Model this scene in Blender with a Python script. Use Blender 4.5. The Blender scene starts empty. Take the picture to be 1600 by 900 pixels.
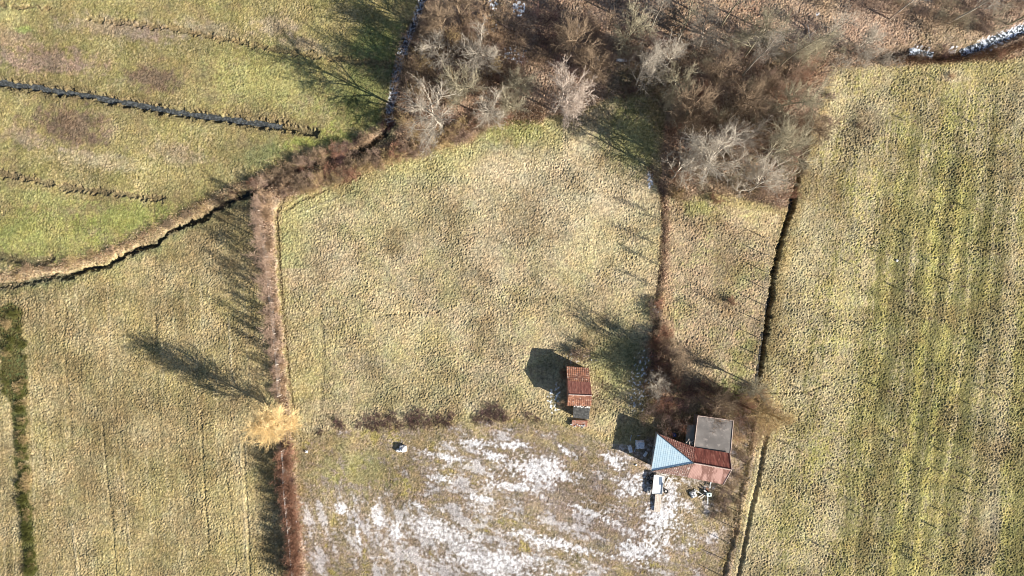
import bpy, math, random
import numpy as np
from mathutils import Vector

# ------------------------------------------------------------------ camera, sky, sun, exposure
scene = bpy.context.scene
CAM_H = 107.0
SUN_EL = math.radians(26.0)
SUN_DIR = Vector((0.898, -0.440, 0.0)).normalized()          # horizontal direction towards the sun
cam_d = bpy.data.cameras.new("camera")
cam = bpy.data.objects.new("camera", cam_d)
scene.collection.objects.link(cam)
cam.location = (0, 0, CAM_H)
cam.rotation_euler = (0, 0, 0)
cam_d.sensor_width = 36.0
cam_d.lens = 36.0 * CAM_H / 160.0
cam_d.clip_start = 0.5
cam_d.clip_end = 3000
scene.camera = cam

world = bpy.data.worlds.new("World")
scene.world = world
world.use_nodes = True
nt = world.node_tree
bg = nt.nodes["Background"]
sky = nt.nodes.new("ShaderNodeTexSky")
sky.sky_type = 'NISHITA'
sky.sun_disc = False
sky.sun_elevation = SUN_EL
sky.sun_rotation = math.atan2(SUN_DIR.x, SUN_DIR.y)
nt.links.new(sky.outputs[0], bg.inputs[0])
bg.inputs[1].default_value = 0.055
sun_d = bpy.data.lights.new("sun", 'SUN')
sun_d.energy = 5.0
sun_d.angle = math.radians(0.5)
sun_d.color = (1.0, 0.93, 0.82)
sun = bpy.data.objects.new("sun", sun_d)
scene.collection.objects.link(sun)
sv = Vector((SUN_DIR.x * math.cos(SUN_EL), SUN_DIR.y * math.cos(SUN_EL), math.sin(SUN_EL)))
sun.rotation_euler = sv.to_track_quat('Z', 'Y').to_euler()
sun.location = sv * 80
scene.view_settings.view_transform = 'Standard'
scene.view_settings.look = 'None'
scene.view_settings.gamma = 1.0
scene.cycles.filter_width = 1.0
scene.view_settings.use_curve_mapping = False
scene.view_settings.exposure = 1.02

# ------------------------------------------------------------------ helpers
RNG = np.random.default_rng(7)
random.seed(7)
col = scene.collection


def W(px, py, z=0.0):
    """plan position of something seen at (px, py) in a 1600x900 survey sheet and standing z metres up"""
    k = 0.1 * (1 - z / CAM_H)
    return Vector(((px - 800) * k, (450 - py) * k, z))


def tag(o, label=None, cat=None, group=None, kind=None):
    if label: o['label'] = label
    if cat: o['category'] = cat
    if group: o['group'] = group
    if kind: o['kind'] = kind
    return o


def empty(name, loc, label, cat, group=None):
    o = bpy.data.objects.new(name, None)
    col.objects.link(o)
    o.location = loc
    o.empty_display_size = 0.3
    return tag(o, label, cat, group)


def mesh_np(name, V, F, mats, parent=None, smooth=False, fm=None, colors=None, loc=None):
    """V (n,3), F (m,k) or list of arrays with the same k; coordinates in world space."""
    V = np.asarray(V, dtype=np.float32).reshape(-1, 3)
    if loc is not None:
        V = V - np.array(loc, dtype=np.float32)
    elif parent is not None:
        V = V - np.array(parent.location, dtype=np.float32)
    me = bpy.data.meshes.new(name)
    if isinstance(F, np.ndarray):
        m, k = F.shape
        me.vertices.add(len(V)); me.vertices.foreach_set('co', V.ravel())
        me.loops.add(m * k); me.loops.foreach_set('vertex_index', F.astype(np.int32).ravel())
        me.polygons.add(m)
        me.polygons.foreach_set('loop_start', np.arange(0, m * k, k, dtype=np.int32))
        me.polygons.foreach_set('loop_total', np.full(m, k, dtype=np.int32))
        me.update(calc_edges=True)
    else:
        me.from_pydata([tuple(map(float, v)) for v in V], [], F)
    if not isinstance(mats, (list, tuple)): mats = [mats]
    for x in mats: me.materials.append(x)
    if fm is not None: me.polygons.foreach_set('material_index', np.asarray(fm, dtype=np.int32))
    if smooth: me.polygons.foreach_set('use_smooth', np.ones(len(me.polygons), dtype=bool))
    if colors is not None:
        ca = me.color_attributes.new('tint', 'FLOAT_COLOR', 'POINT')
        c4 = np.ones((len(V), 4), dtype=np.float32); c4[:, :3] = colors
        ca.data.foreach_set('color', c4.ravel())
    me.update()
    o = bpy.data.objects.new(name, me)
    col.objects.link(o)
    if parent is not None: o.parent = parent
    elif loc is not None: o.location = loc
    return o


class MB:
    """collects boxes, tubes and polygons; builds one mesh"""
    def __init__(s): s.v = []; s.f = []

    def box(s, c, sz, rz=0.0, tilt=(0, 0)):
        from mathutils import Euler
        R = Euler((tilt[0], tilt[1], rz)).to_matrix()
        n = len(s.v)
        for x in (-.5, .5):
            for y in (-.5, .5):
                for z in (-.5, .5):
                    s.v.append(Vector(c) + R @ Vector((x * sz[0], y * sz[1], z * sz[2])))
        for f in ((0, 1, 3, 2), (4, 6, 7, 5), (0, 4, 5, 1), (2, 3, 7, 6), (0, 2, 6, 4), (1, 5, 7, 3)):
            s.f.append([n + i for i in f])
        return s

    def bar(s, a, b, r0, r1=None, k=6):
        r1 = r0 if r1 is None else r1
        a = Vector(a); b = Vector(b); d = (b - a).normalized()
        u = d.orthogonal().normalized(); w = d.cross(u)
        n = len(s.v)
        for p, r in ((a, r0), (b, r1)):
            for i in range(k):
                t = 2 * math.pi * i / k
                s.v.append(p + (u * math.cos(t) + w * math.sin(t)) * r)
        for i in range(k):
            j = (i + 1) % k
            s.f.append([n + i, n + j, n + k + j, n + k + i])
        s.f.append([n + i for i in range(k)][::-1]); s.f.append([n + k + i for i in range(k)])
        return s

    def prism(s, poly, z0, z1):
        """poly: list of Vector/tuples (x,y) or with own top height"""
        n = len(s.v); k = len(poly)
        for p in poly: s.v.append(Vector((p[0], p[1], z0)))
        for p in poly: s.v.append(Vector((p[0], p[1], p[2] if len(p) > 2 and z1 is None else z1)))
        for i in range(k):
            j = (i + 1) % k
            s.f.append([n + i, n + j, n + k + j, n + k + i])
        s.f.append([n + i for i in range(k)][::-1]); s.f.append([n + k + i for i in range(k)])
        return s

    def torus(s, c, R, r, n=20, m=8, tilt=(0, 0)):
        from mathutils import Euler
        M = Euler((tilt[0], tilt[1], 0)).to_matrix()
        b = len(s.v)
        for i in range(n):
            a = 2 * math.pi * i / n
            for j in range(m):
                t = 2 * math.pi * j / m
                p = Vector(((R + r * math.cos(t)) * math.cos(a), (R + r * math.cos(t)) * math.sin(a), 1.3 * r * math.sin(t)))
                s.v.append(Vector(c) + M @ p)
        for i in range(n):
            for j in range(m):
                s.f.append([b + i * m + j, b + ((i + 1) % n) * m + j, b + ((i + 1) % n) * m + (j + 1) % m, b + i * m + (j + 1) % m])
        return s

    def build(s, name, mat, parent=None, smooth=False, bevel=0.0):
        import bmesh
        me = bpy.data.meshes.new(name)
        off = Vector(parent.location) if parent is not None else Vector((0, 0, 0))
        me.from_pydata([tuple(p - off) for p in s.v], [], s.f)
        me.materials.append(mat)
        bm = bmesh.new(); bm.from_mesh(me)
        bmesh.ops.recalc_face_normals(bm, faces=bm.faces)
        if bevel > 0:
            bmesh.ops.bevel(bm, geom=list(bm.edges), offset=bevel, segments=1, affect='EDGES')
        bm.to_mesh(me); bm.free()
        if smooth: me.polygons.foreach_set('use_smooth', np.ones(len(me.polygons), dtype=bool))
        o = bpy.data.objects.new(name, me); col.objects.link(o)
        if parent is not None: o.parent = parent
        return o


def single(mb, name, mat, base, label, cat, group=None, smooth=False, bevel=0.0):
    """a thing that is one mesh, its origin at its base"""
    class P: location = Vector(base)
    o = mb.build(name, mat, None, smooth, bevel)
    me = o.data
    for v in me.vertices: v.co -= Vector(base)
    o.location = base
    return tag(o, label, cat, group)


# ------------------------------------------------------------------ noise
def perlin(x, y, seed=0):
    r = np.random.default_rng(seed)
    N = 256
    ang = r.uniform(0, 2 * np.pi, (N, N)).astype(np.float32)
    gx = np.cos(ang); gy = np.sin(ang)
    xi = np.floor(x).astype(np.int32); yi = np.floor(y).astype(np.int32)
    fx = (x - xi).astype(np.float32); fy = (y - yi).astype(np.float32)
    u = fx * fx * fx * (fx * (fx * 6 - 15) + 10); v = fy * fy * fy * (fy * (fy * 6 - 15) + 10)
    x0 = xi % N; x1 = (xi + 1) % N; y0 = yi % N; y1 = (yi + 1) % N
    n00 = gx[x0, y0] * fx + gy[x0, y0] * fy
    n10 = gx[x1, y0] * (fx - 1) + gy[x1, y0] * fy
    n01 = gx[x0, y1] * fx + gy[x0, y1] * (fy - 1)
    n11 = gx[x1, y1] * (fx - 1) + gy[x1, y1] * (fy - 1)
    a = n00 + u * (n10 - n00); b = n01 + u * (n11 - n01)
    return (a + v * (b - a)) * 1.5


def fbm(x, y, s, seed=0, octs=4, gain=0.55):
    t = 0; a = 1; tot = 0
    for i in range(octs):
        t = t + a * perlin(x / s + 13.7 * i, y / s - 7.3 * i, seed + i * 17)
        tot += a; a *= gain; s *= 0.5
    return t / tot * 1.35


def sstep(a, b, x):
    t = np.clip((x - a) / (b - a), 0, 1)
    return t * t * (3 - 2 * t)


def line_d(PX, PY, pts, far=60, want_side=False):
    """distance (sheet units) to a polyline, only near it; plus side sign and progress"""
    D = np.full(PX.shape, 1e4, np.float32); S = np.full(PX.shape, -1, np.float32); T = np.zeros(PX.shape, np.float32)
    L = 0; n = len(pts) - 1
    for i in range(n):
        (ax, ay), (bx, by) = pts[i], pts[i + 1]
        m = np.where((PX > min(ax, bx) - far) & (PX < max(ax, bx) + far) & (PY > min(ay, by) - far) & (PY < max(ay, by) + far))[0]
        if len(m) == 0: continue
        x = PX[m] - ax; y = PY[m] - ay; dx = bx - ax; dy = by - ay; q = dx * dx + dy * dy
        t = np.clip((x * dx + y * dy) / q, 0, 1)
        d = np.hypot(x - t * dx, y - t * dy)
        s = np.sign(dx * y - dy * x)
        better = d < D[m]
        mm = m[better]
        D[mm] = d[better]; S[mm] = s[better]; T[mm] = (i + t[better]) / n
    return D, S, T


def poly_in(PX, PY, pts):
    """signed distance to polygon, positive inside (sheet units)"""
    D = np.full(PX.shape, 1e9, np.float32); C = np.zeros(PX.shape, bool)
    n = len(pts)
    for i in range(n):
        ax, ay = pts[i]; bx, by = pts[(i + 1) % n]
        dx = bx - ax; dy = by - ay; x = PX - ax; y = PY - ay
        t = np.clip((x * dx + y * dy) / (dx * dx + dy * dy), 0, 1)
        D = np.minimum(D, (x - t * dx) ** 2 + (y - t * dy) ** 2)
        if ay != by:
            c = ((PY > min(ay, by)) & (PY <= max(ay, by)) & (x < dx * (PY - ay) / dy))
            C ^= c
    return np.where(C, 1, -1) * np.sqrt(D)


def ell(PX, PY, cx, cy, rx, ry, ang=0):
    a = math.radians(ang); x = PX - cx; y = PY - cy
    u = (x * math.cos(a) + y * math.sin(a)) / rx; v = (-x * math.sin(a) + y * math.cos(a)) / ry
    return 1 - np.hypot(u, v)          # >0 inside


# ------------------------------------------------------------------ plan of the place (sheet coordinates, 1 unit = 0.1 m)
STREAM_W = [(-400, 520), (-120, 470), (0, 444), (60, 434), (110, 426), (160, 412), (210, 390), (260, 362), (310, 336), (360, 312), (400, 296), (440, 270),
            (490, 252), (540, 240), (590, 212), (610, 190)]
STREAM_N = [(610, 190), (606, 178), (615, 150), (620, 112), (630, 75), (646, 40), (660, 0), (668, -60), (680, -200)]
STREAM_E = [(1380, 84), (1430, 78), (1462, 86), (1500, 84), (1540, 68), (1580, 52), (1640, 28), (1760, -20), (2000, -90)]
DITCH_A = [(-200, 105), (0, 128), (60, 137), (150, 152), (240, 168), (300, 179), (380, 189), (440, 198), (492, 206)]
DITCH_B = [(-100, -5), (20, 10), (75, 12)]
DITCH_B2 = [(140, 28), (200, 36), (270, 44), (340, 58), (400, 72), (470, 84), (560, 96), (606, 100)]
DITCH_C = [(-150, 250), (0, 270), (50, 281), (110, 293), (150, 298), (200, 304), (250, 310)]
STRIP = [(425, 292), (412, 330), (418, 380), (425, 440), (432, 520), (440, 600), (448, 650), (447, 700), (452, 760), (460, 830), (466, 900), (476, 1020)]
DITCH_D = [(1262, 180), (1252, 250), (1240, 310), (1222, 372), (1210, 420), (1203, 470), (1192, 540), (1184, 600)]
DITCH_E = [(1178, 650), (1170, 720), (1158, 770), (1150, 830), (1138, 870), (1126, 930), (1110, 1050)]
DITCH_F = [(1012, 260), (1034, 300), (1036, 360), (1032, 420), (1026, 470), (1022, 540), (1010, 620)]
PATH_E = [(1190, 640), (1176, 700), (1168, 750), (1156, 800), (1147, 850), (1137, 900), (1120, 1000)]
EDGE_E = [(1300, 120), (1290, 180), (1272, 250), (1256, 320), (1238, 400), (1222, 480), (1208, 560), (1200, 620), (1188, 700), (1172, 780), (1160, 850), (1150, 900), (1130, 1050)]
WOODS = [(642, -400), (655, 30), (628, 90), (612, 190), (560, 222), (470, 262), (430, 300), (470, 302), (560, 264), (640, 238), (720, 214), (770, 182),
         (850, 187), (920, 172), (960, 150), (1010, 150), (1036, 180), (1032, 240), (1030, 300), (1060, 312), (1110, 302), (1180, 316), (1236, 330),
         (1256, 250), (1280, 170), (1300, 108), (1380, 104), (1480, 100), (1560, 96), (1700, 84), (2200, 40), (2200, -400)]
UPLEFT = [(-900, -500), (648, -500), (655, 30), (628, 90), (612, 190), (590, 212), (540, 240), (490, 252), (440, 270), (400, 296), (360, 312), (310, 336), (260, 362),
          (210, 390), (160, 412), (110, 426), (60, 434), (0, 444), (-120, 470), (-900, 560)]
YARD = [(470, 690), (520, 672), (600, 668), (700, 664), (790, 650), (850, 655), (880, 668), (950, 690), (1000, 700), (1020, 660), (1150, 650), (1185, 640), (1168, 740), (1150, 830), (1128, 920), (1100, 1060), (480, 1060), (462, 900), (455, 760)]
MIDFIELD = [(440, 330), (470, 302), (560, 264), (640, 238), (720, 214), (770, 182), (850, 187), (920, 172), (960, 150), (1010, 150), (1030, 220), (1034, 330), (1030, 450), (1020, 560), (1000, 640), (950, 680),
            (880, 660), (780, 655), (600, 664), (480, 680), (450, 660), (446, 560), (436, 440)]

# ------------------------------------------------------------------ ground sheet
step = 0.100
xs = np.arange(-83.0, 83.0 + step, step); ys = np.arange(-48.5, 48.5 + step, step)
def outer(a0, far=900.0):
    o = []; d = 0.4; a = a0
    while a < far: a += d; d *= 1.28; o.append(a)
    return np.array(o)
ox = outer(83.0 + step); oy = outer(48.5 + step)
xs = np.concatenate([-ox[::-1], xs, ox]).astype(np.float32); ys = np.concatenate([-oy[::-1], ys, oy]).astype(np.float32)
GX, GY = np.meshgrid(xs, ys)
nx, ny = len(xs), len(ys)


def C(*c): return np.array(c, dtype=np.float32)


def fields(X, Y):
    """height and albedo of the land at plan positions X, Y (metres)"""
    X = X.astype(np.float32); Y = Y.astype(np.float32)
    PX = X * 10 + 800; PY = 450 - Y * 10
    inside = (np.abs(X) < 84) & (np.abs(Y) < 49.5)
    fade = sstep(0, 1, np.minimum((140 - np.abs(X)) / 55, (100 - np.abs(Y)) / 50)).astype(np.float32)
    n_big = fbm(X, Y, 22, 1, 3); n_mid = fbm(X, Y, 6.5, 5, 4); n_m2 = fbm(X, Y, 5.0, 31, 4)
    n_sm = fbm(X, Y, 1.6, 9, 4); n_f = fbm(X, Y, 0.55, 12, 3); n_f2 = fbm(X, Y, 0.45, 77, 2)
    wob = n_mid * 10 + n_sm * 5 + n_f * 3
    # ---- tussock relief
    wx = X + 0.30 * n_sm; wy = Y + 0.16 * perlin(X / 0.7, Y / 0.7, 55)
    t1 = perlin(wx / 0.235, wy / 0.25, 21); t2 = perlin(wx / 0.14, wy / 0.14, 22); t3 = perlin(X / .7, Y / .7, 23)
    tus = t1 * 0.68 + t2 * 0.46 + t3 * 0.15
    amp = np.full(X.shape, 0.130, np.float32) * np.clip(1 + .55 * n_m2 + .35 * n_big, .45, 1.6)
    H = 0.12 * n_big + 0.05 * n_mid
    # ---- base albedo: lower-left meadow
    straw = C(.355, .28, .145); pale = C(.45, .37, .225); olive = C(.21, .185, .06); green = C(.16, .18, .045); brown = C(.22, .165, .095)
    pink = C(.38, .29, .225); maroon = C(.115, .075, .07); tan = C(.47, .345, .23); rust = C(.30, .17, .10)
    A = np.empty(X.shape + (3,), np.float32); A[:] = straw

    def mix(m, c, strength=1.0):
        nonlocal A
        m = (np.clip(m, 0, 1) * strength)[..., None]
        A = A * (1 - m) + c * m

    mix(sstep(-0.3, 0.5, n_mid + 0.4 * n_f), olive, 0.50)
    mix(sstep(0.1, 0.6, n_m2 + .3 * n_sm), pale, 0.35)
    mix(sstep(0.15, 0.6, n_big), green, 0.2)
    ul = PX - (PY - 450) * .05 + 3 * n_mid
    ln_ = perlin(ul / 9, PY / 300.0, 71) + .6 * perlin(ul / 4, PY / 140.0, 72)
    mix(sstep(.15, .8, ln_ + .4 * n_f) * (PY > 440), C(.20, .16, .08), .5)
    mix(sstep(.2, .8, -ln_ + .4 * n_f2) * (PY > 440), C(.46, .38, .23), .45)
    # ---- right field
    sE = (PX - np.interp(PY, [p[1] for p in EDGE_E], [p[0] for p in EDGE_E]))
    right = sstep(-3, 5, sE + 0.5 * n_f * 6) * (PY > 88 + 0.01 * (1500 - PX) + n_sm * 8)
    right = np.maximum(right, ((PX > 1700) & (PY > 60)).astype(np.float32))
    tilt = np.interp(PX, [1150, 1250, 1300, 1500, 1600], [0.20, 0.17, 0.135, 0.12, 0.06])
    u = PX + (PY - 450) * tilt + 5 * n_mid + 3 * n_sm
    uu = [1150, 1190, 1225, 1262, 1290, 1318, 1345, 1368, 1388, 1402, 1418, 1436, 1452, 1468, 1484, 1500, 1514, 1530, 1546, 1562, 1580, 1600, 1625, 1650, 1700, 1760, 1800]
    dkv = [.3, .1, .0, .1, .45, .1, .05, .6, .3, 1.0, .4, .75, .1, .95, .2, .7, .25, 1.0, .3, .75, .0, .5, .95, .1, .9, .2, .7]
    ygv = [.0, .0, .0, .1, .3, .35, .2, .55, .7, .5, .5, .6, 1.0, .6, .9, .7, .5, .6, .4, .1, .1, .9, .6, .4, .6, .8, .5]
    dkp = np.interp(u, uu, dkv).astype(np.float32); ygp = np.interp(u, uu, ygv).astype(np.float32)
    stripe = perlin(u / 7, PY / 170.0, 62) + .6 * perlin(u / 3.5, PY / 90.0, 64)
    m = right[..., None]
    B = C(.43, .36, .215) + np.zeros_like(A); amp = amp * (1 + .25 * right)
    yg = C(.39, .365, .08); dk = C(.125, .12, .045)
    def mixB(mm, c, s=1.0):
        nonlocal B
        mm = (np.clip(mm, 0, 1) * s)[..., None]; B = B * (1 - mm) + c * mm
    gx_ = sstep(0, 260, sE)
    vtop = sstep(130, 330, PY)
    mixB(sstep(-.25, .75, ygp * (.5 + .5 * vtop) + .5 * n_mid + .6 * n_f + .3 * stripe - .25), yg, .8)
    mixB(sstep(.15, .7, n_m2 + .6 * n_f2 - .3 * dkp), C(.45, .375, .23), .5)
    mixB(sstep(.10, .85, dkp * (.5 + .5 * vtop) * 1.3 + .30 * n_sm + .45 * n_f + .30 * stripe - .12), dk, .82)
    mixB(sstep(.42, .62, n_f2 + .5 * n_f + .2 * n_mid), C(.10, .09, .04), .55 )  # small dark clumps, with the shading of tufts painted in
    mixB(ell(PX, PY, 1350, 195, 34, 50, 20) * 2.0 + .5 * n_sm, C(.20, .16, .11), .7)
    mixB(ell(PX, PY, 1490, 118, 26, 14) * 2 + n_sm * .7, C(.6, .5, .4), .7)
    mixB(ell(PX, PY, 1555, 800, 12, 60) * 2 + n_sm * .9, C(.22, .19, .15), .7)
    mixB(sstep(60, 10, PY - 100 + n_sm * 30) * sstep(1340, 1420, PX), C(.27, .22, .09), .5)
    A = A * (1 - m) + B * m
    # ---- middle field
    dm = poly_in(PX, PY, MIDFIELD)
    mid = sstep(-2, 5, dm + .25 * wob)
    B = np.empty_like(A); B[:] = C(.415, .335, .21)
    mixB(sstep(-.2, .6, n_mid + .5 * n_f), C(.33, .315, .125), .5)
    mixB(sstep(.0, .6, n_m2 + .5 * n_f2), C(.38, .29, .19), .4)
    mixB(np.clip(1.4 - np.hypot((PX - 880) / 200, (PY - 290) / 120), 0, 1), C(.50, .42, .28), .6)
    mixB(sstep(-30, 20, -dm + 40 + n_m2 * 20) * (PY < 420) * (PX < 880), C(.30, .31, .11), .55)
    mixB(ell(PX, PY, 800, 200, 60, 30) * 2 + n_sm, C(.22, .26, .06), .6)
    mixB(ell(PX, PY, 985, 215, 60, 75) * 2 + n_sm * .8, C(.16, .19, .06), .75)  # cast shadow of the thicket trees painted as dark green
    mixB(ell(PX, PY, 960, 560, 60, 70) * 2 + n_sm * .8, C(.22, .25, .09), .6)  # tree shadow painted into the sward as a darker green patch
    mixB(ell(PX, PY, 900, 490, 130, 50) * 1.5 + n_sm * .6, C(.36, .28, .15), .4)
    mixB(ell(PX, PY, 480, 560, 60, 150) * 1.5 + n_sm * .6, C(.28, .24, .10), .5)
    mixB(ell(PX, PY, 640, 610, 180, 50) * 1.5 + n_sm * .8, C(.30, .28, .12), .45)
    mixB(ell(PX, PY, 620, 340, 120, 60, -15) * 1.5 + n_sm * .8, C(.30, .285, .125), .4)
    A = A * (1 - mid[..., None]) + B * mid[..., None]
    # ---- strip between the middle field and the long trench
    sq = poly_in(PX, PY, [(1036, 300), (1120, 318), (1222, 335), (1215, 420), (1190, 560), (1178, 640), (1020, 650), (1030, 480)])
    mm = sstep(-3, 4, sq + .2 * wob)
    B = np.empty_like(A); B[:] = C(.41, .315, .20)
    mixB(sstep(-.1, .6, n_mid + .5 * n_f), C(.33, .33, .12), .6)
    mixB(sstep(.1, .6, n_m2 + .6 * n_f2), C(.30, .20, .14), .5)
    mixB(ell(PX, PY, 1160, 560, 30, 70, 10) * 1.5 + 1.2 * n_sm - .2, C(.27, .30, .08), .6)
    mixB(ell(PX, PY, 1145, 610, 25, 20) * 2 + n_sm, C(.10, .20, .03), .7)
    mixB(ell(PX, PY, 1090, 325, 35, 16) * 2 + n_sm, C(.28, .32, .08), .6)
    mixB(sstep(18, 4, PX - 1036 + n_sm * 9), C(.36, .22, .16), .7)
    A = A * (1 - mm[..., None]) + B * mm[..., None]
    # ---- upper-left meadow
    du = poly_in(PX, PY, UPLEFT)
    up = sstep(-2, 3, du + .1 * wob)
    B = np.empty_like(A); B[:] = C(.285, .24, .10)
    mixB(sstep(-.3, .5, n_mid + .4 * n_f), C(.235, .22, .07), .65)
    mixB(sstep(.0, .6, n_m2 + .5 * n_f2), C(.37, .30, .165), .5)
    mixB(sstep(.1, .6, -n_m2 + .5 * n_sm), C(.24, .175, .11), .45)
    for e, c, s in (((240, 122, 62, 30, 5), C(.14, .092, .07), .85), ((110, 195, 85, 42, 10), C(.14, .092, .07), .85), ((70, 95, 110, 26, 3), C(.30, .20, .17), .8),
                    ((20, 60, 60, 25, 0), C(.33, .22, .18), .5), ((190, 45, 110, 22, 8), C(.27, .2, .17), .75), ((40, 215, 50, 20, 15), C(.27, .19, .16), .6),
                    ((270, 238, 60, 22, 10), C(.34, .25, .19), .6), ((475, 155, 22, 14, 0), C(.26, .18, .15), .8), ((330, 45, 70, 16, 8), C(.34, .27, .19), .6),
                    ((430, 40, 40, 22, 0), C(.42, .32, .24), .6), ((480, 70, 50, 14, 15), C(.40, .3, .22), .6), ((150, 250, 90, 18, 8), C(.46, .38, .27), .5),
                    ((55, 365, 130, 50, 0), C(.23, .26, .065), .7), ((200, 340, 90, 35, -10), C(.23, .26, .06), .7), ((60, 310, 90, 16, 8), C(.27, .3, .09), .5),
                    ((590, 70, 70, 40, 0), C(.13, .17, .05), .8), ((565, 150, 80, 60, 0), C(.14, .17, .05), .8), ((430, 130, 130, 50, 10), C(.27, .28, .09), .6),  # the dark green pair by the stream paints cast tree shadows
                    ((480, 215, 50, 18, -20), C(.27, .30, .05), .7), ((520, 220, 50, 20, 0), C(.22, .26, .06), .6), ((35, 45, 20, 8, 0), C(.25, .36, .08), .6),
                    ((400, 245, 60, 24, -20), C(.10, .14, .06), .6), ((170, 205, 20, 20, 0), C(.4, .3, .2), .2), ((0, 20, 70, 20, 0), C(.4, .38, .16), .4)):
        mixB(ell(PX, PY, *e) * 1.6 + n_sm * .9 + n_f * .5, c, s)
    A = A * (1 - up[..., None]) + B * up[..., None]
    amp = amp * (1 - .35 * up)
    # ---- woodland floor
    dw = poly_in(PX, PY, WOODS)
    wd = sstep(-3, 6, dw + .5 * wob)
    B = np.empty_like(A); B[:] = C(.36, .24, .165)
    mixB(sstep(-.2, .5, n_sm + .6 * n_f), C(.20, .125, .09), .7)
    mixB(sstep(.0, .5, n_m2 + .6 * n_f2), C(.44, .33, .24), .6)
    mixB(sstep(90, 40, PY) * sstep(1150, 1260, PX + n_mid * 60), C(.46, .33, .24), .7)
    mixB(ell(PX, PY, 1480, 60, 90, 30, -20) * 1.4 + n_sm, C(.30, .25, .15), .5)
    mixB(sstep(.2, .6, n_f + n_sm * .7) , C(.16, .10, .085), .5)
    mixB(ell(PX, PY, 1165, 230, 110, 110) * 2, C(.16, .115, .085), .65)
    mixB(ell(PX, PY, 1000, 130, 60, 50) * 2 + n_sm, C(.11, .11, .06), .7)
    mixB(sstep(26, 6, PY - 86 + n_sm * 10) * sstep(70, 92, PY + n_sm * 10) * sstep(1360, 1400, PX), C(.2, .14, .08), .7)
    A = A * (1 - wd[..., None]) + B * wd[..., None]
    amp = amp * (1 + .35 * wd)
    # ---- yard
    dy_ = poly_in(PX, PY, YARD)
    yd = sstep(-4, 6, dy_ + .4 * wob)
    B = np.empty_like(A); B[:] = C(.29, .225, .13)
    mixB(sstep(-.1, .5, n_mid + .4 * n_f), C(.29, .25, .09), .45)
    mixB(sstep(.1, .6, n_m2 + .6 * n_f2), C(.40, .30, .21), .5)
    mixB(sstep(.25, .6, n_m2 - n_mid + .4 * n_sm), C(.34, .29, .05), .65)
    mixB(ell(PX, PY, 560, 740, 90, 45) * 2 + n_sm, C(.30, .30, .12), .55)
    br = ell(PX, PY, 910, 790, 150, 70, 20) * 1.5 + .8 * n_m2 + .8 * n_sm
    mixB(br, C(.25, .19, .165), .8)
    mixB(ell(PX, PY, 560, 812, 26, 16) * 2 + n_sm, C(.14, .10, .10), .7)
    mixB(ell(PX, PY, 1110, 740, 70, 70) * 1.6 + .7 * n_sm, C(.22, .16, .12), .6)
    mixB(sstep(-15, 40, PX - 1075) * sstep(560, 620, PY) * (0.5 + .7 * n_m2), C(.24, .165, .12), .6)
    A = A * (1 - yd[..., None]) + B * yd[..., None]
    amp = amp * (1 - .45 * yd)
    # white bare grit and frost in the yard
    a1 = math.radians(18); us = (X * math.cos(a1) - Y * math.sin(a1)); vs = (X * math.sin(a1) + Y * math.cos(a1))
    sh = fbm(us + .8 * n_sm, vs * 1.9, 4.0, 81, 6, .68)
    a2 = math.radians(72); us2 = (X * math.cos(a2) - Y * math.sin(a2)); vs2 = (X * math.sin(a2) + Y * math.cos(a2))
    sv_ = fbm(us2, vs2 * 2.2, 4.5, 83, 5, .6)
    env = np.full(X.shape, -1.0, np.float32)
    for e in ((800, 745, 130, 62, 12), (760, 860, 140, 75, 10), (950, 850, 130, 70, 10), (1000, 760, 45, 80, -25), (1030, 810, 62, 62, 0)):
        env = np.maximum(env, np.minimum(ell(PX, PY, *e) * 1.5, .20))
    envs = np.full(X.shape, -1.0, np.float32)
    for e in ((575, 815, 105, 40, 5), (650, 860, 60, 55, 0), (500, 850, 22, 40, 0), (1105, 815, 30, 28, 0), (660, 740, 40, 8, 10)):
        envs = np.maximum(envs, np.minimum(ell(PX, PY, *e) * 1.5, .08))
    hard = np.full(X.shape, -1.0, np.float32)
    for e in ((745, 692, 42, 7, 2), (800, 696, 40, 8, 0), (700, 715, 35, 6, 12), (770, 712, 26, 10, 20), (690, 748, 24, 8, 8), (750, 778, 28, 6, 10), (835, 735, 60, 26, 8),
              (800, 760, 50, 8, 8), (870, 735, 45, 12, 35), (885, 705, 24, 6, 35), (960, 722, 30, 12, 35), (985, 760, 26, 22, 30), (1030, 812, 44, 44, 0), (1048, 770, 20, 30, 0),
              (655, 790, 18, 5, 30), (590, 808, 9, 22, -8), (560, 835, 4, 26, -10), (690, 830, 55, 20, 20), (870, 850, 80, 10, 15), (920, 800, 50, 8, 20), (780, 880, 90, 24, 8),
              (640, 690, 0.1, 0.1, 0), (1000, 860, 40, 25, 0), (534, 795, 12, 12, 0), (620, 830, 10, 16, -10)):
        hard = np.maximum(hard, ell(PX, PY, *e) * .9)
    frost = np.maximum(env * .55 - .10 + sh * 1.3, envs * .6 - .16 + sv_ * 1.2)
    frost = np.maximum(frost, hard + .55 * sh + .25 * n_f - .05)
    frost = frost + .28 * n_f + .22 * n_f2 - br * .12
    frost = frost + .05 + .16 * np.clip(ell(PX, PY, 820, 800, 190, 110) * 2, 0, 1) - .2 * sstep(640, 500, PX + n_mid * 30)
    fr = sstep(.04, .55, frost) * yd
    mix(fr, C(.47, .45, .47), .80)
    mix(sstep(.05, .75, hard + .60 * sh + .85 * n_f + .60 * n_f2 + .25 * n_sm - .07) * yd, C(.72, .72, .75), .85)
    mix(sstep(.25, .5, n_f2 + .5 * n_sm) * yd * fr, C(.24, .20, .18), .55)
    mix(sstep(-.35, .15, frost) * yd * (1 - fr), C(.22, .17, .155), .85)
    amp = amp * (1 - .55 * fr)
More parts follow.
